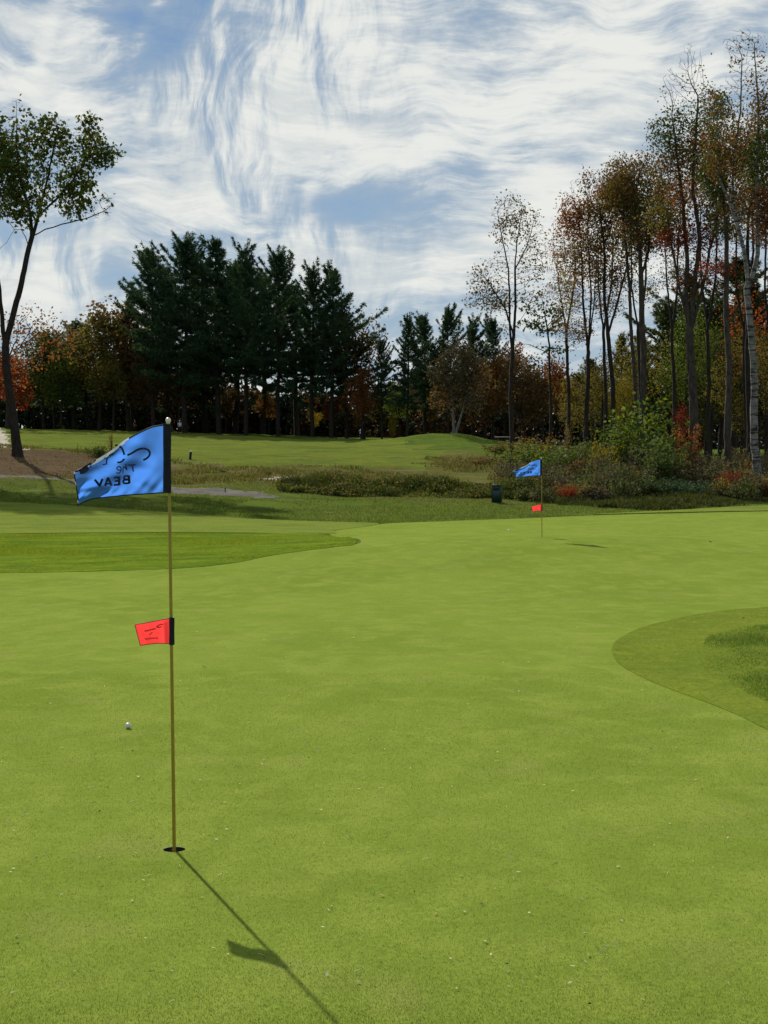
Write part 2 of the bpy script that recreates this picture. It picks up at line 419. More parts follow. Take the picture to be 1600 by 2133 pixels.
M_DIRT = turf_mat('bare_brown_earth', [(.080,.056,.034), (.106,.074,.046), (.072,.054,.032), (.094,.078,.042)], fine=(3., 14.), patch=(.25, 1.0), stretch=2.0, bstr=1.0, bdist=.12, grain=.6)
M_GRAVEL = turf_mat('grey_gravel', [(.095,.088,.076), (.130,.120,.108), (.165,.152,.140), (.080,.084,.048)], fine=(8., 40.), patch=(.5, 2.0), bstr=.8, bdist=.04, grain=.4)
M_SAND = turf_mat('pale_sand', [(.28,.25,.20), (.34,.31,.25), (.42,.38,.32), (.20,.17,.11)], fine=(6., 30.), patch=(.5, 2.0), bstr=.5, bdist=.03, grain=.2)

HOLES = [hit(363, 1774), hit(1129.5, 1119)]
HOLE_R = .054
def hole_ring(p, n=28): a = np.arange(n)*2*math.pi/n; return np.stack((p[0]+HOLE_R*np.cos(a), p[1]+HOLE_R*np.sin(a)), 1)
def build_ground():
    Yr = np.concatenate((np.arange(-40, 44, 2.0), np.arange(44, 112, .5), np.arange(112, 262, 1.6), np.exp(np.linspace(math.log(264), math.log(4000), 26))))
    s = np.concatenate((np.linspace(-2.2, -.34, 36), np.linspace(-.33, .33, 300), np.linspace(.34, 2.2, 36)))
    S, Yg = np.meshgrid(s, Yr); X = S*(np.abs(Yg)+14)
    Z = terr(X, Yg)
    V = np.stack((X, Yg, Z), -1).reshape(-1, 3); nc = len(s)
    i = np.arange(len(Yr)-1)[:, None]*nc; j = np.arange(nc-1)[None]
    F = np.stack((i+j, i+j+1, i+nc+j+1, i+nc+j), -1).reshape(-1, 4)
    # the putting green is its own sheet: no ground lies under its middle
    G = GREEN; c = G.mean(0); ins = inside(G, V[:, 0], V[:, 1])
    for dx, dy in ((.5, 0), (-.5, 0), (0, .7), (0, -.7)): ins &= inside(G, V[:, 0]+dx, V[:, 1]+dy)
    F = F[~ins[F].all(1)]
    cx = V[F].mean(1); cx = cx+np.column_stack(((fbm(cx[:, 0]*.9, cx[:, 1]*.7, 95)-.47)*1.2, (fbm(cx[:, 0]*.8, cx[:, 1]*.6, 97)-.47)*2.0, np.zeros(len(cx))))
    zone = np.zeros(len(F), int)
    for zi, (nm, O, mt) in enumerate(ZONES): zone[inside(O, cx[:, 0], cx[:, 1])] = zi+1
    for zi, (nm, mt) in enumerate([('ground', M_GROUND)]+[(z[0], z[2]) for z in ZONES]):
        f = F[zone == zi]
        if len(f) == 0: continue
        u, inv = np.unique(f, return_inverse=True)
        o = mesh_obj(nm, V[u], inv.reshape(f.shape), mt, smooth=True); o['kind'] = 'structure'

W = lambda *p: [tuple(hit(*q)[:2]) for q in p]
green_far = [(-260,1194),(-60,1192),(120,1189),(280,1185),(400,1180),(490,1170),(560,1156),(640,1144),(700,1137),(752,1127),(690,1117),(700,1104),(800,1092),(930,1086),(1080,1081),(1250,1074),(1400,1070),(1600,1066),(1780,1064)]
bulge = [(1790,1258),(1690,1261),(1600,1267),(1500,1275),(1415,1290),(1335,1310),(1288,1334),(1275,1356),(1290,1385),(1340,1415),(1400,1440),(1480,1470),(1540,1495),(1600,1524),(1700,1572)]
GREEN = smooth_closed(W(*green_far)+[(15.0, 26.0)]+W(*bulge)+[(4.4, 8.0), (8.0, 5.0), (9.0, -6), (-9.0, -6), (-12, 8), (-13, 20)], 8)
sheet('putting_green', GREEN, M_GREEN, .008, (.8, 1.1), holes=[hole_ring(p) for p in HOLES])
FRINGE = smooth_closed(W(*bulge)+[(4.6, 8.6), (9.0, 12), (10.5, 17), (9.5, 20.8)], 8)
sheet('fringe', FRINGE, M_FRINGE, .013, (.35, .5))
APRON = px_outline([(-420,1116),(-150,1114),(60,1112),(300,1110),(520,1111),(690,1113),(700,1106),(790,1092),(700,1088),(600,1085),(500,1080),(400,1072),(260,1062),(120,1052),(-60,1046),(-300,1042)], 8)
sheet('apron', APRON, M_APRON, .016, (.8, .8))
COLLAR = px_outline([(1240,1073),(1400,1069),(1600,1065),(1780,1063),(1790,1050),(1600,1054),(1450,1062),(1300,1069)], 8)
sheet('collar', COLLAR, M_APRON, .03, (.6, .5))
FAIR = px_outline([(-300,895),(-60,890),(120,889),(290,896),(420,905),(560,911),(720,918),(830,924),(900,940),(880,958),(840,970),(700,974),(560,972),(430,964),(330,955),(200,942),(110,936),(30,928),(-120,922),(-300,918)], 14, 1.6, 4)
DIRT = px_outline([(-300,934),(-60,932),(40,936),(120,938),(190,945),(260,955),(330,966),(370,980),(330,990),(200,992),(60,992),(-100,990),(-300,988)], 12, .5, 5)
PATH = px_outline([(-260,989),(-60,991),(100,994),(230,1003),(350,1014),(430,1018),(500,1023),(570,1030),(600,1035),(530,1035),(440,1031),(350,1025),(230,1012),(100,1000),(-60,996),(-260,994)], 12, .35, 1)
SCAR = px_outline([(545,999),(575,994),(618,991),(634,993),(610,998),(580,1001)], 12, .3, 2)
SCAR2 = px_outline([(755,1048),(790,1049),(830,1051.5),(866,1053.5),(850,1055),(800,1053.5),(765,1051)], 12, .3, 3)

SCAR3 = px_outline([(-120,890),(-40,889),(6,896),(14,912),(26,926),(66,935),(40,937),(0,931),(-60,928),(-140,925)], 8)
BUNK = px_outline([(66,890),(82,889),(110,889),(130,891),(120,893.5),(90,893.5)], 8)

ZONES = [('fairway', FAIR, M_FAIRWAY), ('dirt_mound', DIRT, M_DIRT), ('gravel_path', PATH, M_GRAVEL), ('sand_scrape', SCAR, M_SAND), ('sand_bunker', SCAR3, M_SAND), ('sand_bunker', BUNK, M_SAND)]
build_ground()

# ------------------------------------------------------------------ grass that stands up
def leafy_mat(name, cols, transl=.35, rough=.8, spec=.06, tint=(1.25, 1.1, .55)):
    """per-blade / per-leaf colour from a few real leaf colours"""
    m, k = new_mat(name)
    g = k.n('ShaderNodeNewGeometry'); oi = k.n('ShaderNodeObjectInfo')
    r = k.n('ShaderNodeValToRGB'); k.put(r.inputs[0], g.outputs['Random Per Island'])
    el = r.color_ramp.elements
    for i, c in enumerate(cols):
        e = el[i] if i < 2 else el.new(i/(len(cols)-1))
        e.position = i/max(1, len(cols)-1); e.color = tuple(c)+(1,)
    r.color_ramp.interpolation = 'LINEAR'
    f = k.ramp(oi.outputs['Random'], 0, 1, .85, 1.15, False)
    col = k.mix(1.0, r.outputs[0], k.xyz(f, f, f), 'MULTIPLY')
    tc = k.mix(1.0, col, tint, 'MULTIPLY')
    return finish(m, k, col, rough, spec, transl=transl, tcol=tc)
def blades(name, xy, h, w, mat, lean=.35, z=None, rng=RNG, bend=True):
    """one bent blade (a quad and a tip) or one triangle per root"""
    n = len(xy); z = terr(xy[:, 0], xy[:, 1]) if z is None else z
    h = np.broadcast_to(h, (n,))*rng.uniform(.6, 1.25, n); w = np.broadcast_to(w, (n,))
    a = rng.uniform(0, 2*math.pi, n); b = rng.uniform(0, 2*math.pi, n); le = lean*rng.uniform(.2, 1.3, n)*h
    root = np.column_stack((xy, z-.004))
    side = np.column_stack((np.cos(a), np.sin(a), np.zeros(n)))*w[:, None]*.5
    ld = np.column_stack((np.cos(b), np.sin(b), np.zeros(n)))*le[:, None]
    up = np.zeros((n, 3)); up[:, 2] = h
    if bend:
        V = np.stack((root-side, root+side, root+up*.58+ld*.35+side*.75, root+up*.58+ld*.35-side*.75, root+up+ld), 1)
        i = np.arange(n)[:, None]*5
        return mesh_obj(name, V.reshape(-1, 3), [i+np.array([[0, 1, 2, 3]]), i+np.array([[3, 2, 4]])], mat)
    V = np.stack((root-side, root+side, root+up+ld), 1)
    return mesh_obj(name, V.reshape(-1, 3), np.arange(n)[:, None]*3+np.array([[0, 1, 2]]), mat)
def scatter(poly, n, rng=RNG, dens=None):
    O = np.asarray(poly); lo, hi = O.min(0), O.max(0); out = []; tot = 0
    while tot < n:
        p = rng.uniform(lo, hi, (n*2, 2)); p = p[inside(O, p[:, 0], p[:, 1])]
        if dens is not None: p = p[rng.uniform(0, 1, len(p)) < dens(p[:, 0], p[:, 1])]
        out.append(p); tot += len(p)
        if len(p) == 0: break
    return np.vstack(out)[:n]

M_BLADE_GREEN = leafy_mat('putting_green_blades', [(.058,.094,.011), (.080,.118,.016), (.104,.140,.022), (.136,.158,.040)], .32)
M_BLADE_ROUGH = leafy_mat('rough_blades', [(.036,.062,.012), (.055,.085,.015), (.080,.108,.020), (.120,.124,.040)], .38)
M_BLADE_TAN = leafy_mat('meadow_blades', [(.042,.060,.014), (.066,.080,.020), (.098,.092,.036), (.145,.118,.062)], .32)
# short turf blades on the near green, longer ones in the fringe and the rough
def near_blades():
    n = 400000
    Y = 4.9+(RNG.uniform(0, 1, n)**1.7)*9.0
    X = (RNG.uniform(-.34, .34, n)+RNG.normal(0, .07, n))*(Y+.15)
    ok = inside(GREEN, X, Y)
    for p in HOLES: ok &= np.hypot(X-p[0], Y-p[1]) > HOLE_R+.004
    xy = np.stack((X, Y), 1)[ok]; yy = xy[:, 1]
    o = blades('turf_blades', xy, .0075, .0021*np.clip(yy/6.5, 1, 1.6), M_BLADE_GREEN, .7, terr(xy[:, 0], xy[:, 1])+.010, bend=False)
    tag(o, kind='stuff', label='short mown turf blades of the near putting green')
near_blades()
ROUGH_R = smooth_closed(W((1760,1292),(1600,1303),(1530,1308),(1482,1324),(1462,1350),(1458,1384),(1482,1410),(1540,1440),(1600,1468),(1720,1520))+[(6.5, 13.5), (7.5, 17)], 6)
def fringe_blades():
    xy = scatter(FRINGE, 130000, dens=lambda x, y: (~inside(ROUGH_R, x, y))*1.0)
    o = blades('fringe_blades', xy, .009, .0035, M_BLADE_FR, .8, terr(xy[:, 0], xy[:, 1])+.013, bend=False)
    tag(o, kind='stuff', label='slightly longer grass of the fringe by the green')
    xy = scatter(ROUGH_R, 110000, dens=lambda x, y: np.clip((fbm(x*2.2, y*1.6, 40)-.22)*3.2, .45, 1))
    hh = .018+.036*np.clip((fbm(xy[:, 0]*1.1, xy[:, 1]*.9, 44)-.35)*3, 0, 1)
    de = np.full(len(xy), 1e9)
    for p in ROUGH_R: de = np.minimum(de, np.hypot(xy[:, 0]-p[0], xy[:, 1]-p[1]))
    hh = hh*np.clip(.35+de/.55, 0, 1)
    o = blades('rough_grass', xy, hh, .005, M_BLADE_PATCH, 1.0, terr(xy[:, 0], xy[:, 1])+.012)
    tag(o, kind='stuff', label='deep uneven rough grass inside the right fringe')
M_BLADE_FR = leafy_mat('fringe_blades', [(.078,.118,.018), (.105,.142,.020), (.132,.156,.022), (.152,.158,.038)], .42)
M_BLADE_PATCH = leafy_mat('patch_blades', [(.046,.108,.012), (.066,.138,.016), (.096,.160,.022), (.200,.230,.110)], .45)
fringe_blades()
TONGUE_ = 0
TONGUE = px_outline([(-420,1200),(-60,1196),(120,1193),(280,1189),(400,1184),(490,1174),(560,1160),(640,1148),(700,1140),(742,1128),(680,1115),(520,1112),(300,1111),(60,1113),(-420,1118)], 5)
sheet('lush_rough_ground', TONGUE, M_LUSH, .014, (.6, .6))
def tongue_blades():
    M = leafy_mat('lush_rough_blades', [(.062,.110,.012), (.088,.138,.014), (.118,.160,.016), (.142,.165,.024)], .46)
    xy = scatter(TONGUE, 60000, dens=lambda x, y: np.clip((fbm(x*.5, y*.6, 60)-.30)*3.4, .06, 1))
    hh = .022+.05*np.clip((fbm(xy[:, 0]*.8, xy[:, 1]*.8, 63)-.38)*3, 0, 1)
    o = blades('lush_rough', xy, hh, .014, M, .9, bend=False)
    tag(o, kind='stuff', label='lush green rough tongue between the green and the apron')
tongue_blades()

# ------------------------------------------------------------------ flagstick with two flags
M_POLE = simple_mat('yellow_fibreglass', (.25, .18, .012), .35, .5, .12, 30, .02)
M_SLEEVE = simple_mat('navy_black_cloth', (.008, .010, .018), .75, .2, .3, 60, .2)
M_PRINT = simple_mat('dark_print', (.006, .008, .02), .7, .2, .1, 60, .05)
M_KNOB = simple_mat('white_plastic_cap', (.62, .58, .50), .35, .5, .1, 40, .05)
def cloth_mat(name, col, tcol, tr):
    m, k = new_mat(name)
    P = k.n('ShaderNodeTexCoord').outputs['Object']
    n = k.noise(P, 9, 3, .6, .4); w = k.noise(P, 900, 2, .5)
    f = k.ramp(n, .3, .7, .88, 1.1, False)
    c = k.mix(1.0, col, k.xyz(f, f, f), 'MULTIPLY'); t = k.mix(1.0, tcol, k.xyz(f, f, f), 'MULTIPLY')
    return finish(m, k, c, .5, .35, k.m('ADD', k.m('MULTIPLY', n, 3.0), w), .15, .004, transl=tr, tcol=t)
M_BLUE = cloth_mat('blue_nylon', (.035, .130, .42), (.055, .19, .62), .62)
M_RED = cloth_mat('red_nylon', (.55, .030, .030), (.90, .050, .050), .60)
M_FOLD = cloth_mat('white_printed_cloth', (.75, .77, .80), (.75, .77, .80), .25)
M_REDINK = simple_mat('dark_red_print', (.30, .010, .012), .7, .2, .1, 60, .05)

BASE = np.array((HOLES[0][0], HOLES[0][1], HOLES[0][2]+.008)); YP = BASE[1]
def curve_pts(pts, n):
    P = np.array(pts, float); d = np.concatenate(([0], np.cumsum(np.linalg.norm(np.diff(P, axis=0), axis=1)))); d /= d[-1]
    # smooth a little by resampling a Catmull-Rom
    Q = []
    for i in range(len(P)-1):
        p0 = P[max(i-1, 0)]; p1 = P[i]; p2 = P[i+1]; p3 = P[min(i+2, len(P)-1)]
        for t in np.linspace(0, 1, 12, endpoint=False):
            Q.append(.5*((2*p1)+(-p0+p2)*t+(2*p0-5*p1+4*p2-p3)*t*t+(-p0+3*p1-3*p2+p3)*t**3))
    Q.append(P[-1]); Q = np.array(Q)
    d = np.concatenate(([0], np.cumsum(np.linalg.norm(np.diff(Q, axis=0), axis=1)))); d /= d[-1]
    s = np.linspace(0, 1, n)
    return np.stack([np.interp(s, d, Q[:, c]) for c in range(P.shape[1])], 1)
class Flag:
    def __init__(s, top, fly, bot, depth, nu=56, nv=40):
        """top, bot: hoist to fly; fly: top to bottom; in picture units; depth(u, v) metres away from the pole"""
        T = curve_pts(top, nu); B = curve_pts(bot, nu); F = curve_pts(fly, nv)
        H = np.linspace(T[0], B[0], nv)
        u = np.linspace(0, 1, nu)[:, None, None]; v = np.linspace(0, 1, nv)[None, :, None]
        s.px = (1-v)*T[:, None]+v*B[:, None]+(1-u)*H[None]+u*F[None]-((1-u)*(1-v)*T[0]+(1-u)*v*B[0]+u*(1-v)*T[-1]+u*v*B[-1])
        s.dep = depth(u[..., 0], v[..., 0])+0*s.px[..., 0]
        s.P = np.array([[at(s.px[i, j, 0], s.px[i, j, 1], YP+s.dep[i, j]) for j in range(nv)] for i in range(nu)])-BASE
        s.nu, s.nv = nu, nv
    def cloth(s, name, mat, parent):
        i = np.arange(s.nu-1)[:, None]*s.nv; j = np.arange(s.nv-1)[None]
        F = np.stack((i+j, i+j+1, i+s.nv+j+1, i+s.nv+j), -1).reshape(-1, 4)
        return mesh_obj(name, s.P.reshape(-1, 3), F, mat, parent, True)
    def spot(s, p, off=.003):
        d = (s.px-np.array(p)); k = np.unravel_index((d**2).sum(-1).argmin(), d.shape[:2])
        return at(p[0], p[1], YP+s.dep[k]-off)-BASE
    def strokes(s, name, lines, mat, parent, off=.003):
        mb = MB()
        for pts, w in lines:
            Q = curve_pts(pts, max(2, len(pts)*5 if len(pts) > 2 else 6))
            t = np.gradient(Q, axis=0); t /= np.linalg.norm(t, axis=1)[:, None]; nrm = np.stack((-t[:, 1], t[:, 0]), 1)*w*.5
            L = [s.spot(q, off) for q in Q+nrm]; Rr = [s.spot(q, off) for q in Q-nrm]; n = len(Q)
            i = np.arange(n-1); mb.add(np.vstack((L, Rr)), np.stack((i, i+1, n+i+1, n+i), 1))
        return mb.build(name, mat, parent)

stick = empty('golf_flagstick', BASE, 'tall yellow flagstick with blue and small red flag in the near hole', 'flagstick')
def build_stick():
    mb = MB(); p_top = at(351.0, 882, YP)-BASE; p_bot = np.array((0, 0, -.10)); p_bot[0] = -(p_top[0])*.05
    mb.tube(np.linspace(p_bot, p_top, 12), np.linspace(.0088, .0072, 12), 12); mb.build('pole', M_POLE, stick, True)
    mb = MB(); kp = at(350.5, 878, YP)-BASE
    mb.lathe([(.001, -.014), (.009, -.013), (.010, -.004), (.013, .003), (.0135, .008), (.010, .015), (.004, .019), (.0005, .0195)], 14, kp); mb.build('cap', M_KNOB, stick, True)
    # blue flag
    D1 = lambda u, v: .26*u**1.1+.042*np.sin(u*7.5+v*3.2)*np.clip(u*3, 0, 1)+.05*np.clip(u-.25, 0, 1)*(1-v)**2*2+.010*np.sin((u*1.0+v*1.5)*15)*(.3+.7*v)*np.clip(u*5, 0, 1)+.030*np.sin((u*.8-v*.9)*10+1.2)*np.clip(u*4, 0, 1)*(.4+.6*v)+.006*np.sin((u*1.6-v)*26)*np.exp(-((v-.9)/.15)**2)
    f = Flag([(341,885),(318,889),(295,899),(272,911),(255,922),(238,936),(213,952),(185,968),(155,984)],
             [(155,984),(157,1000),(160,1020),(163,1038),(162,1053)],
             [(341,1026),(300,1029),(255,1032),(215,1036),(190,1040),(174,1046),(162,1053)], D1)
    b = f.cloth('flag', M_BLUE, stick); b['label'] = 'blue nylon flag seen from behind'
    mb = MB()
    for E_ in (f.P[:, 0], f.P[-1], f.P[:, -1]): mb.tube(E_, .0032, 6)
    mb.build('hem', M_SLEEVE, b, True)
    c = lambda X, Y: (130+X/5.333, 850+Y/5.333)
    L = lambda pts, w: ([c(*p) for p in pts], w*1.3/5.333)
    f.strokes('emblem', [L([(722,524),(770,502),(830,466),(880,450),(930,454),(962,476),(972,506),(957,540),(927,565),(898,578)], 17),
        L([(585,414),(625,418),(655,440),(675,475),(689,520)], 17), L([(610,603),(640,603),(665,589),(690,563)], 15),
        L([(568,511),(530,520),(505,545),(493,580),(489,612)], 12), L([(448,629),(500,618)], 10)], M_PRINT, b)
    f.strokes('lettering', [L([(722,633),(768,631),(812,627)], 10), L([(775,632),(781,668),(790,706)], 11), L([(703,620),(709,655),(716,690)], 10),
        L([(716,690),(700,662),(684,652),(675,672),(672,722)], 9), L([(652,690),(618,688),(604,668),(626,650),(650,664),(650,698),(625,724),(600,714)], 9),
        L([(738,748),(745,838)], 22), L([(738,755),(700,755),(684,772),(698,790),(738,792)], 16), L([(740,796),(690,798),(676,816),(690,836),(744,834)], 17),
        L([(629,760),(633,856)], 22), L([(632,768),(600,770),(570,773)], 17), L([(632,808),(606,810),(582,812)], 15), L([(634,850),(604,852),(572,855)], 17),
        L([(548,862),(528,818),(506,772)], 20), L([(508,772),(492,816),(474,866)], 20), L([(532,838),(508,840),(488,842)], 13),
        L([(446,786),(430,826),(412,868)], 20), L([(416,868),(390,832),(360,794)], 20)], M_PRINT, b)
    # the top edge curls over towards the fly and shows the other face
    fo = MB(); T = f.P[:, 0]
    n0, n1 = int(f.nu*.36), f.nu-1; up = []; lo = []
    rr = random.Random(5)
    for i in range(n0, n1+1):
        t = (i-n0)/(n1-n0); w = .021*math.sin(min(1, t*1.25)*math.pi*.62)*(1-.25*t)+.006*rr.random()*(t < .9)
        q = f.P[i, min(f.nv-1, int(w/.18*f.nv*.5)+1)]
        up.append(T[i]+np.array((0, -.012, .003))); lo.append(q+np.array((0, -.016, 0)))
    n = len(up); i = np.arange(n-1); fo.add(np.vstack((up, lo)), np.stack((i, i+1, n+i+1, n+i), 1)); fo.build('folded_edge', M_FOLD, b)
    f.strokes('corner_print', [L([(140,712),(190,690),(245,656),(300,622),(330,612)], 14), L([(190,712),(240,690),(285,655)], 40), L([(200,722),(255,706),(290,660)], 22), L([(300,632),(325,628)], 12), L([(300,655),(328,652)], 10),
        L([(330,612),(350,596),(372,576)], 9)], M_PRINT, b, off=.022)
    # sleeves
    def sleeve(px0, px1, py0, py1, name):
        a = at((px0+px1)/2, py0, YP)-BASE; e = at((px0+px1)/2, py1, YP)-BASE; rx = (px1-px0)/2/FPX*YP; mbx = MB()
        n = 16; an = np.arange(n)*2*math.pi/n; rings = []
        for t in np.linspace(0, 1, 9):
            cc = a+(e-a)*t; rings.append(np.stack((cc[0]+rx*(1+.04*math.sin(t*9))*np.cos(an), cc[1]+.013*np.sin(an), np.full(n, cc[2])), 1))
        V = np.vstack(rings); i = np.arange(8)[:, None]*n; j = np.arange(n)[None]; j2 = (j+1) % n
        mbx.add(V, np.stack((i+j, i+j2, i+n+j2, i+n+j), -1).reshape(-1, 4))
        k = np.arange(n)
        for ring in (rings[0], rings[-1]): mbx.add(np.vstack((ring, ring.mean(0))), np.stack((k, (k+1) % n, np.full(n, n)), 1))
        return mbx.build(name, M_SLEEVE, stick, True)
    sleeve(340.0, 356.5, 883.5, 1027.0, 'sleeve')
    # red flag
    D2 = lambda u, v: .10*u+.010*np.sin(u*6+v*2)*np.clip(u*3, 0, 1)+.012*np.exp(-((u-.17)/.08)**2)*(v > .1)
    g = Flag([(353,1288),(330,1292),(305,1297),(281,1301.5)], [(281,1301.5),(286,1320),(292.5,1344.5)], [(353,1341),(331,1340),(316,1341),(292.5,1344.5)], D2, 30, 20)
    r = g.cloth('flag', M_RED, stick); r['label'] = 'small red flag below the blue one'
    mb = MB()
    for E_ in (g.P[:, 0], g.P[-1], g.P[:, -1]): mb.tube(E_, .0018, 5)
    mb.build('hem', M_SLEEVE, r, True)
    c2 = lambda X, Y: (250+X/9.41, 1260+Y/9.41); L2 = lambda pts, w: ([c2(*p) for p in pts], w/9.41)
    g.strokes('lettering', [L2([(845,385),(800,380),(760,400),(720,430),(760,440),(815,425)], 20), L2([(700,452),(680,480),(655,462),(640,490),(610,475),(595,500),(565,488),(545,515),(520,498),(500,520),(486,500)], 17),
        L2([(640,545),(615,548),(600,572),(570,575)], 15), L2([(735,632),(725,668),(700,640),(670,668),(650,640),(620,668),(600,642),(575,675),(545,650),(520,690),(500,655),(486,650)], 13)], M_REDINK, r, .0022)
    sleeve(352.5, 363.6, 1286, 1343, 'sleeve')
build_stick()
def copy_tree(o, parent=None):
    c = o.copy(); COL.objects.link(c); c.parent = parent
    for ch in [x for x in bpy.data.objects if x.parent == o]: copy_tree(ch, c)
    return c
far = copy_tree(stick); far.location = (HOLES[1][0], HOLES[1][1], HOLES[1][2]-.45); far.rotation_euler = (0, 0, R(4))
far['label'] = 'distant flagstick with blue and red flags at the far end of the green'
stick['group'] = far['group'] = 'flagsticks on the putting green'

M_CUP = simple_mat('dark_recess_shade', (.012, .012, .012), .6, .2, .3, 30, .1)  # the shade inside the hole is put into the liner colour
def hole(p, label):
    mb = MB(); z = .008
    mb.lathe([(HOLE_R+.0005, z-.001), (HOLE_R, z-.03), (.0525, z-.031), (.0525, z-.16), (.001, z-.16)], 28)
    o = mb.build('golf_hole', M_CUP); o.location = p
    tag(o, label, 'hole', 'holes cut in the putting green')
hole(HOLES[0], 'dark round hole at the foot of the near flagstick')
hole(HOLES[1], 'tiny dark hole at the foot of the far flagstick')

def ball_mat():
    m, k = new_mat('golf_ball_cover'); P = k.n('ShaderNodeTexCoord').outputs['Object']
    v = k.n('ShaderNodeTexVoronoi'); k.put(v.inputs['Vector'], P); v.inputs['Scale'].default_value = 260
    return finish(m, k, (.55, .56, .56), .35, .5, k.ramp(v.outputs['Distance'], .1, .5), .6, .001)
M_BALL = ball_mat()
def golf_ball(px, py, label, mat=None):
    bm = bmesh.new(); bmesh.ops.create_icosphere(bm, subdivisions=3, radius=.02134); mb = MB(); mb.bm(bm)
    o = mb.build('golf_ball', mat or M_BALL, None, True); p = hit(px, py); o.location = (p[0], p[1], p[2]+.008+.0208)
    tag(o, label, 'golf ball', 'golf balls left on the green')
golf_ball(267, 1520, 'white golf ball lying left of the near flagstick')
golf_ball(1060, 1106.5, 'tiny white golf ball on the far part of the green')
# ------------------------------------------------------------------ trees
def bark_mat(name, a, b, scale=3.0, birch=False):
    m, k = new_mat(name); P = k.n('ShaderNodeTexCoord').outputs['Object']
    n = k.noise(k.map(P, sca=(2.6, 2.6, .9)), scale, 7, .75, .5)
    col = k.mix(k.ramp(n, .35, .65), a, b)
    if birch:
        n2 = k.noise(k.map(P, sca=(1.2, 1.2, 7)), 1.2, 5, .7, .6, 3.0)
        col = k.mix(k.ramp(n2, .49, .57), col, (.028, .025, .022))
    return finish(m, k, col, .9, .05, n, .9, .05)
M_BARK = bark_mat('grey_brown_bark', (.030, .026, .022), (.075, .064, .052))
M_BARK_D = bark_mat('dark_bark', (.016, .014, .012), (.040, .034, .028))
M_BARK_G = bark_mat('pale_grey_bark', (.16, .15, .14), (.26, .25, .23))
M_BARK_P = bark_mat('silvery_bark', (.08, .075, .07), (.15, .145, .135))
M_BIRCH = bark_mat('birch_bark', (.10, .095, .09), (.21, .205, .195), 2.0, True)
LM = {
 'maple':   leafy_mat('leaf_dark_green', [(0.024,0.042,0.012), (0.039,0.066,0.015), (0.057,0.084,0.018), (0.090,0.090,0.024)], .30),
 'green':   leafy_mat('leaf_green', [(0.029,0.058,0.012), (0.048,0.086,0.014), (0.072,0.114,0.017), (0.102,0.120,0.024)], .42),
 'brightg': leafy_mat('leaf_bright_green', [(.045,.085,.010), (.065,.115,.012), (.090,.140,.016), (.120,.140,.022)], .45),
 'olive':   leafy_mat('leaf_olive', [(0.050,0.057,0.015), (0.077,0.077,0.019), (0.106,0.090,0.022), (0.125,0.088,0.027)], .40),
 'yellow':  leafy_mat('leaf_yellow_green', [(.075,.085,.012), (.120,.115,.014), (.170,.140,.018), (.110,.080,.018)], .45),
 'gold':    leafy_mat('leaf_gold', [(.130,.120,.014), (.220,.170,.016), (.260,.180,.020), (.120,.120,.018)], .45),
 'orange':  leafy_mat('leaf_orange_brown', [(.080,.042,.014), (.125,.060,.016), (.150,.070,.018), (.070,.055,.018)], .42),
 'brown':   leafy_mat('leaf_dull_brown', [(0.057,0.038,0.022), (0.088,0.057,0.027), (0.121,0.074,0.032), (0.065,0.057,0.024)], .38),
 'rust':    leafy_mat('leaf_rust', [(0.112,0.035,0.018), (0.175,0.056,0.020), (0.138,0.069,0.025), (0.075,0.050,0.020)], .42),
 'red':     leafy_mat('leaf_red', [(0.117,0.017,0.011), (0.189,0.030,0.015), (0.153,0.048,0.017), (0.081,0.021,0.013)], .45),
 'mixed':   leafy_mat('leaf_mixed_autumn', [(0.042,0.062,0.017), (0.070,0.073,0.020), (0.126,0.070,0.025), (0.154,0.053,0.025)], .36),
 'grey':    leafy_mat('leaf_grey_brown', [(0.062,0.057,0.033), (0.088,0.073,0.037), (0.112,0.083,0.037), (0.075,0.073,0.043)], .38),
 'dim':     leafy_mat('leaf_dim_grey', [(.034,.032,.020), (.050,.044,.026), (.068,.054,.028), (.046,.046,.028)], .30),
 'pine':    leafy_mat('pine_needles', [(0.016,0.042,0.025), (0.026,0.061,0.033), (0.038,0.077,0.038), (0.048,0.080,0.035)], .22),
 'pine2':   leafy_mat('pine_needles_warm', [(0.021,0.039,0.015), (0.036,0.060,0.021), (0.051,0.075,0.027), (0.075,0.072,0.030)], .25),
}
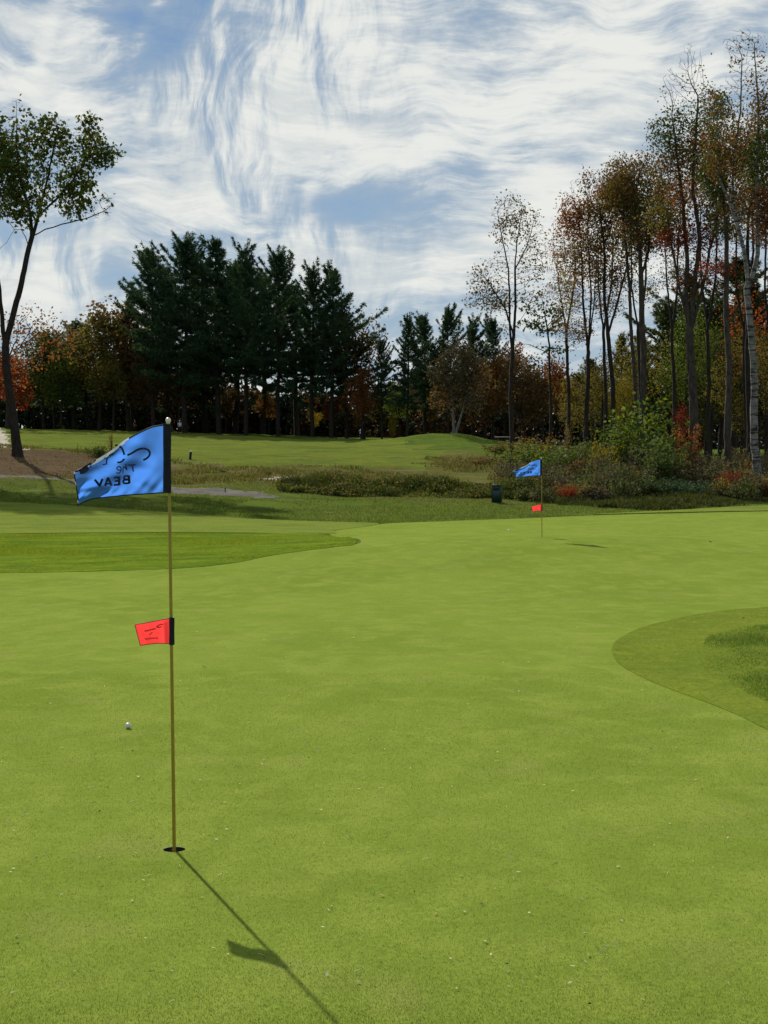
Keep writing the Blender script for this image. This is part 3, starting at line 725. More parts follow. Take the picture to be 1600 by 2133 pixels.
def colonize(trunks, att, step, infl, kill, up, rng, iters=140):
    N = []; par = []
    for pl in trunks:
        pl = np.asarray(pl, float)
        if not N: last = -1; start = 0
        else:
            d = np.linalg.norm(np.array(N)-pl[0], axis=1); last = int(d.argmin()); start = 1
        seq = []
        for i in range(len(pl)-1):
            n = max(1, int(np.linalg.norm(pl[i+1]-pl[i])/(step*1.5)))
            for t in range(n): seq.append(pl[i]+(pl[i+1]-pl[i])*t/n)
        seq.append(pl[-1])
        f1, f2 = rng.uniform(0, 6.28, 2)
        seq = [q+np.array((math.sin(i*.33+f1)-math.sin(f1), math.sin(i*.27+f2)-math.sin(f2), 0))*.05+rng.normal(0, .012, 3)*(i > 0) for i, q in enumerate(seq)]
        for q in seq[start:]: N.append(q); par.append(last); last = len(N)-1
    nt = len(N)
    cap = 60000; A = np.zeros((cap, 3)); A[:nt] = N; n = nt
    P = list(par)
    dn = np.full(len(att), 1e9); ix = np.zeros(len(att), int); alive = np.ones(len(att), bool)
    def upd(lo, hi):
        for s in range(lo, hi, 400):
            B = A[s:min(hi, s+400)]
            D = np.sqrt(np.maximum(((att[:, None]-B[None])**2).sum(-1), 0)); j = D.argmin(1); dd = D[np.arange(len(att)), j]
            b = dd < dn; dn[b] = dd[b]; ix[b] = s+j[b]
    upd(0, n); nch = np.zeros(cap, int)
    for it in range(iters):
        alive &= dn > kill
        a = np.nonzero(alive & (dn < infl))[0]
        if len(a) == 0: break
        dirs = np.zeros((n, 3)); v = att[a]-A[ix[a]]; v /= np.linalg.norm(v, axis=1)[:, None]+1e-9
        np.add.at(dirs, ix[a], v)
        g = np.unique(ix[a]); g = g[nch[g] < 4]
        if len(g) == 0: break
        d = dirs[g]; d /= np.linalg.norm(d, axis=1)[:, None]+1e-9
        d = d+np.array((0, 0, up))+rng.normal(0, .13, d.shape); d /= np.linalg.norm(d, axis=1)[:, None]+1e-9
        m = len(g)
        if n+m >= cap: break
        A[n:n+m] = A[g]+d*step; P += [int(x) for x in g]; nch[g] += 1
        upd(n, n+m); n += m
    return A[:n].copy(), np.array(P), nt
def skeleton(A, P, r0, rbase, expo, nt):
    n = len(A); ch = [[] for _ in range(n)]
    for i in range(n):
        if P[i] >= 0: ch[P[i]].append(i)
    acc = np.zeros(n)
    for i in range(n-1, -1, -1):
        if not ch[i]: acc[i] += r0**expo
        if P[i] >= 0: acc[P[i]] += acc[i]
    # parents can follow children only for trunk pieces; they are laid out in order, so one pass is enough
    r = acc**(1/expo); r = r*(rbase/max(r[0], 1e-6))
    r = np.maximum(r, r0)
    # trunk tapers upward and flares at the foot
    z0 = A[0][2]; zt = max(A[:, 2].max()-z0, 1e-3)
    r = np.maximum(r*(1-.62*np.clip((A[:, 2]-z0)/zt, 0, 1)), r0)
    r = r*(1+.40*np.exp(-np.maximum(A[:, 2]-z0-.25, 0)/(rbase*1.8)))
    mb = MB(); stack = [(0, -1)]
    while stack:
        i, p = stack.pop(); pts = []; rad = []
        if p >= 0: pts.append(A[p]); rad.append(min(r[p], r[i]*1.3))
        while True:
            pts.append(A[i]); rad.append(r[i])
            if not ch[i]: break
            c = sorted(ch[i], key=lambda q: -r[q])
            for q in c[1:]: stack.append((q, i))
            i = c[0]
        if len(pts) > 1:
            m = max(rad); mb.tube(pts, rad, 9 if m > .12 else (5 if m > .03 else 3), cap=False)
    return mb, r
def leaf_quads(C, size, rng, aspect=.7, flat=.0):
    n = len(C); a = rng.normal(0, 1, (n, 3)); a[:, 2] *= (1-flat); a /= np.linalg.norm(a, axis=1)[:, None]
    b = rng.normal(0, 1, (n, 3)); b[:, 2] *= (1-flat); b -= a*(a*b).sum(1)[:, None]; b /= np.linalg.norm(b, axis=1)[:, None]+1e-9
    s = size*rng.uniform(.6, 1.35, n)[:, None]
    V = np.stack((C-a*s*.5, C+b*s*.5*aspect, C+a*s*.5, C-b*s*.5*aspect), 1).reshape(-1, 3)
    return V, np.arange(n*4).reshape(-1, 4)

def grow_tree(name, label, cat, base, Y, trunks, crown, natt, rbase, leaf, bark=None, r0=.012, step=.32, up=.25, seed=1, infl=5.0, kill=.55, group=None, per=5, size=.16, spread=.28, expo=2.3):
    """trunks: picture polylines (px, py[, metres away]); crown: (px, py, rx, ry, leafiness[, metres away[, leaf key]])"""
    natt = int(natt*1.6); step *= .88; kill *= .80
    if group or Y < 110: per = int(per*2.3); size *= .78
    rng = np.random.default_rng(seed); m = Y/FPX
    gx = at(base[0], base[1], Y)[0]; o = np.array((gx, Y, tz(gx, Y)))
    loc = lambda p: at(p[0], p[1], Y)-np.array((gx, Y, o[2]))+np.array((0, p[2] if len(p) > 2 else 0, 0))
    T = [[loc(p) for p in t] for t in trunks]
    T[0][0] = np.array((T[0][0][0], 0, -.25))
    att = []
    vol = np.array([c[2]*c[3]*c[2]*(1.6 if c[4] < .3 else 1.0) for c in crown])**.62; vol /= vol.sum()
    for c, v in zip(crown, vol):
        q = rng.normal(0, 1, (max(6, int(natt*v)), 3)); q /= np.linalg.norm(q, axis=1)[:, None]; q *= rng.uniform(0, 1, len(q))[:, None]**.42
        ce = loc((c[0], c[1], c[5] if len(c) > 5 else 0)); att.append(ce+q*np.array((c[2]*m, min(c[2], c[3]*1.6)*m*.9, c[3]*m)))
    att = np.vstack(att)
    A, P, nt = colonize(T, att, step, infl, kill, up, rng)
    mb, r = skeleton(A, P, r0, rbase, expo, nt)
    root = empty(name, o, label, cat, group)
    mb.build('trunk', bark or M_BARK, root, True)
    tip = np.nonzero((r < r0*2.6) & (np.arange(len(A)) >= nt))[0]
    cen = np.array([loc((c[0], c[1], c[5] if len(c) > 5 else 0)) for c in crown]); rad = np.array([(c[2]*m, c[2]*m, c[3]*m) for c in crown]); lp = np.array([c[4] for c in crown])
    near = (((A[tip][:, None]-cen[None])/rad[None])**2).sum(-1).argmin(1)
    clump = fbm(A[tip][:, 0]*.9+seed, A[tip][:, 2]*.9+A[tip][:, 1]*.7, seed)
    keep = rng.uniform(0, 1, len(tip)) < lp[near]*np.clip((clump-.30)*5, .10, 1.1)
    keys = [(c[6] if len(c) > 6 else leaf) for c in crown]
    kt = np.array([keys[q] for q in near])
    for ky in sorted(set(keys)):
        tk = tip[keep & (kt == ky)]
        if len(tk) == 0: continue
        C = np.repeat(A[tk], per, 0)+rng.normal(0, spread, (len(tk)*per, 3))
        V, F = leaf_quads(C, size, rng)
        mesh_obj('crown', V, F, LM[ky], root)
    return root

# white pines: a few grown once, then copied
def pine_proto(seed, h=26.0, cb=.36, lmax=4.4, lean=0.0, tufts=1.0):
    rng = np.random.default_rng(seed); mb = MB(); zs = np.linspace(-.4, h, 14)
    wob = np.cumsum(rng.normal(0, .06, (14, 2)), 0); tp = np.column_stack((wob[:, 0]+lean*zs/h, wob[:, 1], zs))
    trad = lambda z: .34*(1-z/h)**.8+.02
    mb.tube(tp, [trad(max(z, 0)) for z in zs], 8, False)
    TI = lambda z: np.array([np.interp(z, zs, tp[:, c]) for c in range(3)])
    needles = []
    z = h*.12; ph = rng.uniform(0, 6.28)
    while z < h*.985:
        t = (z-cb*h)/(h-cb*h); dead = t < 0
        tt = max(t, 0); prof = max(.20, (1-tt)**.55)*(.60+.40*math.sin(min(1, tt*2.0+.3)*math.pi*.5))
        nb = rng.integers(4, 7) if not dead else rng.integers(0, 3)
        a0 = rng.uniform(0, 6.28)
        for b in range(nb):
            az = a0+b*6.283/max(nb, 1)+rng.normal(0, .3)
            L = (1+.38*math.sin(az+ph+z*.21))*lmax*prof*(rng.uniform(.4, .95) if rng.uniform() < .8 else rng.uniform(1.0, 1.3)) if not dead else rng.uniform(.5, 2.2)
            el = R(-6+52*max(t, 0)**1.6)+rng.normal(0, .14); d = np.array((math.cos(az), math.sin(az), 0))
            s = np.linspace(0, 1, 6); upc = (.22+.25*max(t, 0))*L
            pts = TI(z)+d[None]*(L*s*math.cos(el))[:, None]+np.array((0, 0, 1.))[None]*(L*s*math.sin(el)+upc*s**2.2)[:, None]
            mb.tube(pts, np.linspace(.05*(1-z/h)+.022, .01, 6), 3, False)
            if dead and rng.uniform() < .7: continue
            side = np.array((-d[1], d[0], 0)); nt_ = int((7+L*9.5)*tufts)
            ss = rng.uniform(.25 if t < .75 else .1, 1.03, nt_)
            lat = rng.normal(0, .13*L+.10, nt_)*(1.08-ss*.8)
            base = np.array([[np.interp(q, s, pts[:, c]) for c in range(3)] for q in ss])
            needles.append((base+side[None]*lat[:, None]+np.array((0, 0, 1.))[None]*(rng.normal(.06, .10, nt_)+.10*np.abs(lat))[:, None], np.tile(d, (nt_, 1))+side[None]*(lat*.5)[:, None]))
        z += rng.uniform(.55, 1.15)*(1.0 if t < .8 else .8)
    C = np.vstack([q[0] for q in needles]); D = np.vstack([q[1] for q in needles]); k = 7
    C = np.repeat(C, k, 0)+rng.normal(0, .05, (len(C)*k, 3)); D = np.repeat(D, k, 0)
    dr = D*.75+np.array((0, 0, .42))+rng.normal(0, .55, C.shape); dr /= np.linalg.norm(dr, axis=1)[:, None]
    sd = np.cross(dr, rng.normal(0, 1, C.shape)); sd /= np.linalg.norm(sd, axis=1)[:, None]
    ln = rng.uniform(.30, .62, len(C))[:, None]
    V = np.stack((C-sd*.045, C+sd*.045, C+dr*ln*.6+sd*.05, C+dr*ln), 1).reshape(-1, 3)
    F = np.arange(len(C)*4).reshape(-1, 4)
    root = bpy.data.objects.new('white_pine', None)
    tr = mb.build('trunk', M_BARK_D, root, True); cr = mesh_obj('crown', V, F, LM['pine'], root)
    COL.objects.unlink(tr); COL.objects.unlink(cr)
    return root, (tr, cr), float(V[:, 2].max())-.25
PINES = [pine_proto(11, cb=.26, lmax=6.6), pine_proto(12, cb=.32, lmax=7.2), pine_proto(13, cb=.36, lmax=6.2), pine_proto(14, cb=.24, lmax=7.6), pine_proto(15, cb=.42, lmax=6.4, tufts=.9)]
def put_mat(o, mat):
    o.material_slots[0].link = 'OBJECT'; o.material_slots[0].material = mat
def place(proto, name, px, top, Y, label, cat, group=None, wide=1.0, rot=0.0, mat=None, z0=None):
    root, parts, h = proto
    gx = at(px, 900, Y)[0]; gz = tz(gx, Y); s = (at(px, top, Y)[2]-gz)/h
    e = empty(name, (gx, Y, gz), label, cat, group); wide *= 1.12
    e.scale = (s*wide, s*wide, s); e.rotation_euler = (0, 0, rot)
    for p in parts:
        c = p.copy(); COL.objects.link(c); c.parent = e
        if mat is not None and p.name.startswith('crown'): put_mat(c, LM[mat])
    return e
G1 = 'tall dark pines of the left grove'; 
pine_rows = [  # px, top, depth, proto, width, label
 (275,602,224,4,.7,'short dark pine poking up left of the tall pine grove'),
 (318,503,212,2,.85,'broad dark pine at the left end of the tall grove, long left branches'),
 (350,545,226,0,1.0,'dark pine half hidden behind the two leftmost tall pines of the grove'),
 (386,477,210,3,1.0,'tallest dark pine of the left grove, rounded top'),
 (425,530,228,4,1.3,'slim dark pine filling the gap right of the tallest pine'),
 (455,485,209,0,.95,'pointed dark pine, next right of the tallest pine in the left grove'),
 (488,535,224,2,1.3,'dark pine set back behind the pointed pines of the left grove'),
 (514,491,207,1,.9,'pointed dark pine in the middle of the left grove'),
 (548,560,222,4,1.3,'thin-crowned pine behind the right half of the left grove'),
 (580,506,206,3,.85,'dark pine with an open fan-shaped top, right of the grove middle'),
 (617,580,220,2,1.3,'dark pine in the dip between the two right humps of the left grove'),
 (650,538,205,1,.95,'dark pine with a domed top near the right end of the left grove'),
 (690,546,203,0,.95,'rightmost tall pine of the left grove, jagged right side'),
 (722,640,206,2,1.0,'low ragged pine at the right edge of the left grove'),
 (797,700,200,2,.7,'small narrow pine standing alone in the gap between the two pine groves')]
for i, (px, top, Y, pr, wd, lb) in enumerate(pine_rows):
    place(PINES[pr], 'white_pine', px, top, Y, lb, 'pine tree', G1 if px < 730 else None, wd, i*2.1)
for i, (px, top, Y, pr, wd, lb) in enumerate([
 (848,652,196,0,.8,'leftmost pine of the lower middle grove, feathery left side'),
 (885,646,200,2,.95,'slender pine second from left in the lower middle grove'),
 (934,632,196,3,.8,'tallest pine of the lower middle grove, spiky crown'),
 (984,650,200,1,.85,'dark pine right of the tallest in the lower middle grove'),
 (1026,652,204,3,.75,'rightmost spreading pine of the lower middle grove'),
 (905,720,206,4,1.1,'low dark pine behind the round grey-brown tree')]):
    place(PINES[pr], 'white_pine', px, top, Y, lb, 'pine tree', 'pines of the lower middle grove', wd, i*1.7+.4)
place(PINES[2], 'white_pine', 152, 660, 226, 'dark pine rising above the green trees at the far left', 'pine tree', None, 1.2, .3)
place(PINES[3], 'white_pine', 112, 690, 229, 'dark pine behind the dull green tree at the far left', 'pine tree', None, 1.1, 2.3)
place(PINES[4], 'white_pine', 182, 672, 228, 'smaller dark pine just right of the far-left pine', 'pine tree', None, 1.1, 1.3)
for i, (px, top, Y, pr, wd, lb) in enumerate([
 (1292,690,132,0,.9,'low green pine behind the forked trunks of the right trees'),
 (1392,622,128,3,.9,'green pine with layered boughs behind the right trees'),
 (1470,600,126,1,1.0,'dense green pine behind the big multi-stemmed tree'),
 (1556,560,120,0,1.0,'dark green pine behind the birch'),
 (1235,740,150,2,1.1,'dark pine low behind the slim three-stemmed tree'),
 (1440,560,140,0,1.1,'tall dark pine behind the big multi-stemmed tree'),
 (1525,520,138,2,1.2,'tall dark pine between straight trunk and birch'),
 (1340,700,150,1,1.1,'dark pine deep behind the straight dark trunks'),
 (1420,690,152,4,1.1,'dark pine deep behind the multi-stemmed tree'),
 (1500,640,150,2,1.2,'dark pine deep behind the straight bare trunk'),
 (1580,620,146,1,1.2,'dark pine deep behind the birch trunk'),
 (1640,520,118,3,1.0,'dark pine at the right edge of the picture')]):
    place(PINES[pr], 'white_pine', px, top, Y, lb, 'pine tree', 'pines behind the right-hand trees', wd, i*1.9+.9, 'pine2')

# leafy trees of the far wood: four grown once, then copied with their own leaf colours
def leafy_proto(seed, h=15.0, r=4.2, low=.22, natt=560, per=13, size=.38, spread=.45, sparse=1.0):
    rng = np.random.default_rng(seed)
    T = [[np.array((0, 0, -.3)), np.array((.1, 0, h*.2)), np.array((rng.normal(0, .3), rng.normal(0, .3), h*.45))]]
    att = []
    for q in range(7):
        c = np.array((rng.normal(0, r*.38), rng.normal(0, r*.38), h*rng.uniform(low+.2, .84))); s = r*rng.uniform(.40, .66)
        g = rng.normal(0, 1, (natt//7, 3)); g /= np.linalg.norm(g, axis=1)[:, None]; g *= rng.uniform(0, 1, len(g))[:, None]**.4
        a = c+g*np.array((s, s, s*1.15)); att.append(a[a[:, 2] < h])
    att = np.vstack(att)
    A, P, nt = colonize(T, att, .55, 8, .8, .2, rng); mb, rr = skeleton(A, P, .022, .2, 2.4, nt)
    tip = np.nonzero((rr < .06) & (np.arange(len(A)) >= nt))[0]; tip = tip[rng.uniform(0, 1, len(tip)) < sparse]
    C = np.repeat(A[tip], per, 0)+rng.normal(0, spread, (len(tip)*per, 3)); V, F = leaf_quads(C, size, rng)
    root = bpy.data.objects.new('leafy_tree', None); tr = mb.build('trunk', M_BARK_D, root, True); cr = mesh_obj('crown', V, F, LM['brown'], root)
    COL.objects.unlink(tr); COL.objects.unlink(cr)
    return root, (tr, cr), max(A[:, 2].max(), .93*h)
LEAFY = [leafy_proto(31), leafy_proto(32, r=4.8), leafy_proto(33, r=3.6, low=.1), leafy_proto(34, per=6, sparse=.7, size=.32)]
LEAFY_N = [leafy_proto(41, per=24, size=.20, spread=.40), leafy_proto(42, r=4.8, per=24, size=.20, spread=.40), leafy_proto(43, r=3.6, low=.1, per=24, size=.20, spread=.38), leafy_proto(44, per=11, sparse=.7, size=.18)]
for i, (px, top, Y, pr, wd, mt, lb) in enumerate([
 (14,614,200,3,1.0,'rust','pinkish red airy tree behind the lone leaning tree'),
 (24,735,214,1,.8,'red','low deep red tree at the far left edge'),
 (-60,720,214,0,.9,'rust','rust coloured tree half outside the left edge'),
 (92,690,222,1,1.0,'maple','dull green tree left of the far-left pine'),
 (128,735,216,0,.8,'green','green tree in front of the far-left pine'),
 (206,648,218,1,1.05,'olive','olive tree with yellowish left side, left of the pine grove'),
 (236,735,212,2,1.0,'olive','lower olive-brown tree in front of the brownish trees left of the grove'),
 (268,612,220,0,1.0,'brown','tall dull brown tree against the left end of the pine grove'),
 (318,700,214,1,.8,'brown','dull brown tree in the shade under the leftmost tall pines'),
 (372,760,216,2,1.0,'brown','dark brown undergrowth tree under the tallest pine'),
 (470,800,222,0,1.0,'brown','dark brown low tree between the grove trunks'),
 (560,815,222,2,1.0,'orange','low orange-brown tree between the right grove trunks'),
 (652,850,216,2,.9,'gold','small golden bush-like tree between the pine trunks'),
 (758,622,206,3,.75,'orange','half-bare orange tree at the right end of the left grove'),
 (752,765,200,1,.62,'rust','red-orange tree low at the right end of the left grove'),
 (700,800,208,0,.8,'rust','rust brown low tree behind the rightmost grove trunks'),
 (830,800,206,2,.9,'green','dark green tree in the gap between the groves'),
 (885,790,204,0,.9,'brown','brown low tree left of the round grey-brown tree'),
 (1012,742,196,1,.75,'orange','orange-topped tree right of the round grey-brown tree'),
 (1050,700,200,0,.62,'rust','rust tree behind the tall slim tree trunk'),
 (1086,740,190,1,.8,'brown','brown tree right of the tall slim trunk'),
 (1130,745,196,2,1.0,'brown','dark brown tree behind the flat-topped pine'),
 (1178,728,188,0,.8,'rust','reddish brown tree right of the flat-topped pine'),
 (1215,760,176,1,.8,'olive','dark olive tree behind the twin slim stems'),
 (1252,715,124,2,.9,'olive','olive tree among the slim trunks'),
 (1300,770,118,1,.55,'yellow','low yellow tree just left of the two straight dark trunks'),
 (1352,668,122,3,1.0,'yellow','thin yellow-green tree behind the straight dark trunks'),
 (1425,640,116,0,.8,'green','green tree in front of the layered pine'),
 (1480,690,112,2,.9,'maple','dark green tree between the multi-stemmed tree and the straight trunk'),
 (1500,760,122,3,.8,'red','sparse red tree left of the straight trunk'),
 (1545,660,108,2,.8,'olive','leafy olive tree between straight trunk and birch'),
 (1600,560,114,3,1.0,'red','red-leaved tree at the right edge behind the birch'),
 (1628,700,104,1,.9,'olive','olive tree at the right edge low behind the birch')]):
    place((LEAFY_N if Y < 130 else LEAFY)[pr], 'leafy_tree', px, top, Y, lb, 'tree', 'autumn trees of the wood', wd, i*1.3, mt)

# ---- trees one can study: each grown to its own shape
grow_tree('maple_tree', 'lone tall dark tree with leaning trunk at the left edge', 'tree', (35, 942), 88,
  [[(37,945),(30,900),(20,830),(13,760),(11,722),(20,680),(33,630),(46,575),(60,515),(68,492)],
   [(11,722),(3,660),(-6,590),(-24,500),(-40,430)],
   [(68,492),(95,478),(130,468),(180,455),(215,440),(234,424)],
   [(62,508),(45,478),(30,478),(14,505),(-6,522)],
   [(68,492),(62,440),(45,370),(38,290),(36,215)], [(68,492),(85,430),(105,360),(118,290)], [(80,450),(120,410),(160,360),(190,310)]],
  [(105,290,58,50,1,0),(170,305,55,48,1,1),(60,365,62,62,1,-1),(135,385,62,60,1,1),(25,285,38,48,1,0),(37,222,13,30,1,0),(215,325,34,22,1,0),(150,425,40,14,.8,1),(195,268,26,26,1,-1),(235,318,20,12,1,0),
   (0,360,50,60,1,1),(-45,400,70,80,1,0),(-30,300,50,50,1,2),(-115,390,80,90,1,0),(-90,300,60,60,1,0),(45,435,60,34,1,-1),(210,430,34,30,.12,0)],
  4600, .27, 'maple', M_BARK_D, r0=.012, step=.28, up=.12, seed=3, kill=.38, per=3, size=.30, spread=.17)
grow_tree('slim_tree', 'tall slim half-bare tree standing apart right of centre', 'tree', (1066, 957), 104,
  [[(1066,958),(1066,840),(1067,735)], [(1067,735),(1060,640),(1057,560),(1046,490),(1036,440)], [(1067,735),(1071,640),(1073,560),(1078,490),(1088,430)], [(1073,560),(1095,515),(1112,460)], [(1070,700),(1050,640),(1020,590)], [(1068,690),(1095,650)]],
  [(1062,460,46,55,.28),(1108,500,34,60,.3),(1012,590,36,45,.55),(1000,628,30,18,.8),(1035,625,40,28,.6),(1050,560,36,50,.2),(1102,565,36,30,.45),(1095,620,36,16,.5),(1060,820,14,28,.8,0,'orange'),(1058,690,22,16,.3)],
  2600, .19, 'grey', M_BARK_D, r0=.011, step=.26, up=.34, seed=5, kill=.36, per=4, size=.20, spread=.2)
grow_tree('flat_topped_pine', 'small dark pine with flat sparse tiers on a bare trunk', 'pine tree', (1146, 938), 118,
  [[(1146,940),(1146,800),(1143,720),(1134,660),(1128,620)], [(1138,680),(1165,655)], [(1134,665),(1105,645)], [(1144,735),(1110,722)], [(1145,730),(1175,735)]],
  [(1112,640,30,9,1),(1150,652,30,8,1),(1128,618,18,12,1),(1105,676,28,5,1),(1165,676,30,6,1),(1135,690,20,5,1),(1105,718,30,6,1),(1160,728,30,6,1),(1148,640,16,14,1)],
  900, .14, 'pine2', M_BARK_D, r0=.012, step=.25, up=.05, seed=8, kill=.36, per=9, size=.26, spread=.22)
grow_tree('round_tree', 'rounded grey-brown tree with pale twin trunk on a grassy mound', 'tree', (947, 922), 168,
  [[(947,924),(945,890),(943,850),(940,800)], [(947,912),(956,880),(966,850),(975,810)], [(943,850),(925,810)]],
  [(955,775,52,55,.9,0,'dim'),(918,832,24,34,.9,0,'brown'),(985,825,34,40,.9,0,'dim'),(950,730,30,24,.9,0,'dim'),(915,780,30,30,.9,0,'dim'),(1000,790,26,40,.9,0,'brown')],
  2000, .19, 'grey', M_BARK_P, r0=.012, step=.40, up=.25, seed=9, kill=.45, per=9, size=.26, spread=.32)
RG = 'tall half-bare trees at the right'
grow_tree('slender_tree', 'leftmost of the right-hand tall trees, splitting into three slim stems', 'tree', (1224, 985), 92,
  [[(1224,985),(1223,850),(1226,735)], [(1226,735),(1218,620),(1211,520),(1207,440)], [(1226,735),(1238,640),(1241,560),(1243,490)], [(1226,735),(1228,600),(1226,500),(1222,420)]],
  [(1198,450,38,52,1,0,'rust'),(1232,440,34,50,.9,0,'mixed'),(1222,535,48,50,.55,0,'brown'),(1180,610,36,60,.22,0,'yellow'),(1250,620,30,50,.3,0,'brown'),(1215,400,38,30,.1),(1200,690,40,26,.35,0,'brown'),(1175,520,26,40,.2)],
  3000, .155, 'brown', M_BARK_D, r0=.0085, step=.26, up=.4, seed=12, kill=.36, group=RG, per=6, size=.18, spread=.2)
grow_tree('slender_tree', 'right-hand tall tree with a wide V fork low down', 'tree', (1276, 985), 90,
  [[(1276,985),(1274,800),(1268,695)], [(1268,695),(1258,610),(1256,520),(1250,440)], [(1268,695),(1290,625),(1306,560),(1312,490)]],
  [(1262,470,44,60,.8,0,'brown'),(1290,430,46,60,.9,0,'mixed'),(1270,560,50,50,.4,0,'brown'),(1240,385,30,40,.5,0,'rust'),(1315,520,34,50,.5,0,'olive')],
  2600, .17, 'brown', M_BARK_D, r0=.0085, step=.26, up=.4, seed=14, kill=.36, group=RG, per=6, size=.18, spread=.2)
grow_tree('slender_tree', 'thin straight dark trunk beside the thicker one, with crooked joints', 'tree', (1325, 985), 88,
  [[(1325,985),(1323,830),(1318,710),(1316,650),(1313,600),(1304,530),(1298,470)]],
  [(1290,400,40,46,.9,0,'mixed'),(1315,440,36,50,.8,0,'olive'),(1295,350,34,26,.5)],
  1700, .14, 'mixed', M_BARK, r0=.0085, step=.26, up=.4, seed=15, kill=.36, group=RG, per=7, size=.18, spread=.2)
grow_tree('dark_trunk_tree', 'thick straight dark trunk with a dense brownish crown, middle of the right trees', 'tree', (1342, 985), 86,
  [[(1342,985),(1341,800),(1340,690),(1340,600),(1334,540),(1326,470),(1318,420)], [(1338,570),(1350,520),(1356,450)], [(1340,600),(1318,550)]],
  [(1310,395,48,44,1,0,'mixed'),(1352,410,50,52,1,0,'olive'),(1330,490,56,46,.85,0,'mixed'),(1385,470,34,50,.7,0,'brown'),(1340,350,50,26,.5),(1300,340,20,30,.08)],
  3200, .23, 'mixed', M_BARK, r0=.0085, step=.26, up=.35, seed=16, kill=.36, group=RG, per=7, size=.165, spread=.22)
grow_tree('multi_stem_tree', 'big multi-stemmed tree with green and reddish crown and bare twigs on top', 'tree', (1444, 985), 80,
  [[(1446,985),(1443,850),(1438,720),(1437,690)], [(1437,690),(1426,620),(1430,540),(1424,430),(1408,330),(1400,250)], [(1438,690),(1448,600),(1456,500),(1444,400),(1450,300),(1452,200)],
   [(1440,690),(1464,600),(1476,520),(1498,430),(1510,350)], [(1436,680),(1412,600),(1396,520),(1388,440)]],
  [(1388,285,40,46,1,0,'maple'),(1425,250,48,40,.8,0,'maple'),(1450,320,56,60,1,0,'mixed'),(1395,360,50,46,1,0,'mixed'),(1430,410,64,44,1,0,'rust'),(1480,420,44,60,.9,0,'mixed'),(1440,490,70,40,.6,0,'red'),
   (1385,450,44,46,.8,0,'olive'),(1440,150,34,60,.04),(1405,185,34,50,.05),(1475,240,40,60,.5,0,'maple'),(1460,580,50,40,.25,0,'rust')],
  5200, .265, 'mixed', M_BARK, r0=.0085, step=.26, up=.35, seed=18, kill=.36, group=RG, per=7, size=.165, spread=.22)
grow_tree('straight_tree', 'straight bare dark trunk rising from the brush left of the birch', 'tree', (1520, 1001), 74,
  [[(1521,1003),(1519,880),(1518,760),(1516,620),(1513,500),(1508,400),(1505,320)]],
  [(1505,250,40,50,1,0,'maple'),(1530,310,46,60,1,0,'mixed'),(1495,360,40,60,.9,0,'maple'),(1535,420,40,50,.8,0,'mixed'),(1510,470,34,30,.5),(1500,560,40,20,.6,0,'red')],
  3200, .185, 'maple', M_BARK, r0=.0085, step=.24, up=.35, seed=19, kill=.34, group=RG, per=7, size=.165, spread=.22)
grow_tree('birch_tree', 'white-barked birch with dark bands at the right edge', 'birch tree', (1580, 1008), 70,
  [[(1583,1010),(1577,920),(1573,800),(1567,680),(1560,600)], [(1560,600),(1548,520),(1526,430),(1502,375),(1494,300),(1490,220)], [(1561,600),(1577,530),(1582,420),(1580,300),(1578,180),(1576,90)], [(1526,430),(1530,330),(1540,220),(1545,120)]],
  [(1540,180,34,80,.14),(1578,150,30,80,.2),(1488,250,30,70,.3),(1590,330,44,80,.9,0,'maple'),(1500,330,40,50,.7,0,'mixed'),(1545,300,40,60,.5,0,'mixed'),(1600,450,44,70,.8,0,'rust'),(1545,95,44,36,.02),(1590,230,36,60,.6,0,'mixed'),(1560,440,40,40,.5,0,'brown')],
  4200, .20, 'mixed', M_BIRCH, r0=.008, step=.24, up=.38, seed=21, kill=.34, group=RG, per=6, size=.17, spread=.2)
grow_tree('slender_tree', 'dark trunk close behind the birch at the right edge', 'tree', (1562, 990), 86,
  [[(1561,990),(1558,850),(1557,700),(1555,560),(1560,450),(1570,380)]],
  [(1560,380,44,60,.9,0,'mixed'),(1590,420,40,60,.9,0,'olive'),(1540,480,36,40,.6)],
  1800, .18, 'mixed', M_BARK_D, r0=.0085, step=.28, up=.35, seed=23, kill=.38, group=RG, per=7, size=.165, spread=.22)
for i, (px, tp) in enumerate(((1690, 300), (1790, 360))):
    grow_tree('slender_tree', ('tall tree just outside the right edge', 'second tall tree outside the right edge')[i], 'tree', (px, 1000), 78+i*8,
      [[(px,1000),(px-4,800),(px,600),(px+6,460)]], [(px,tp+80,70,80,.9),(px-30,tp+150,60,60,.9),(px+20,tp+10,40,60,.2)], 1200, .3, 'mixed', M_BARK, step=.32, seed=40+i, kill=.42, group=RG, per=7, size=.2, spread=.24)

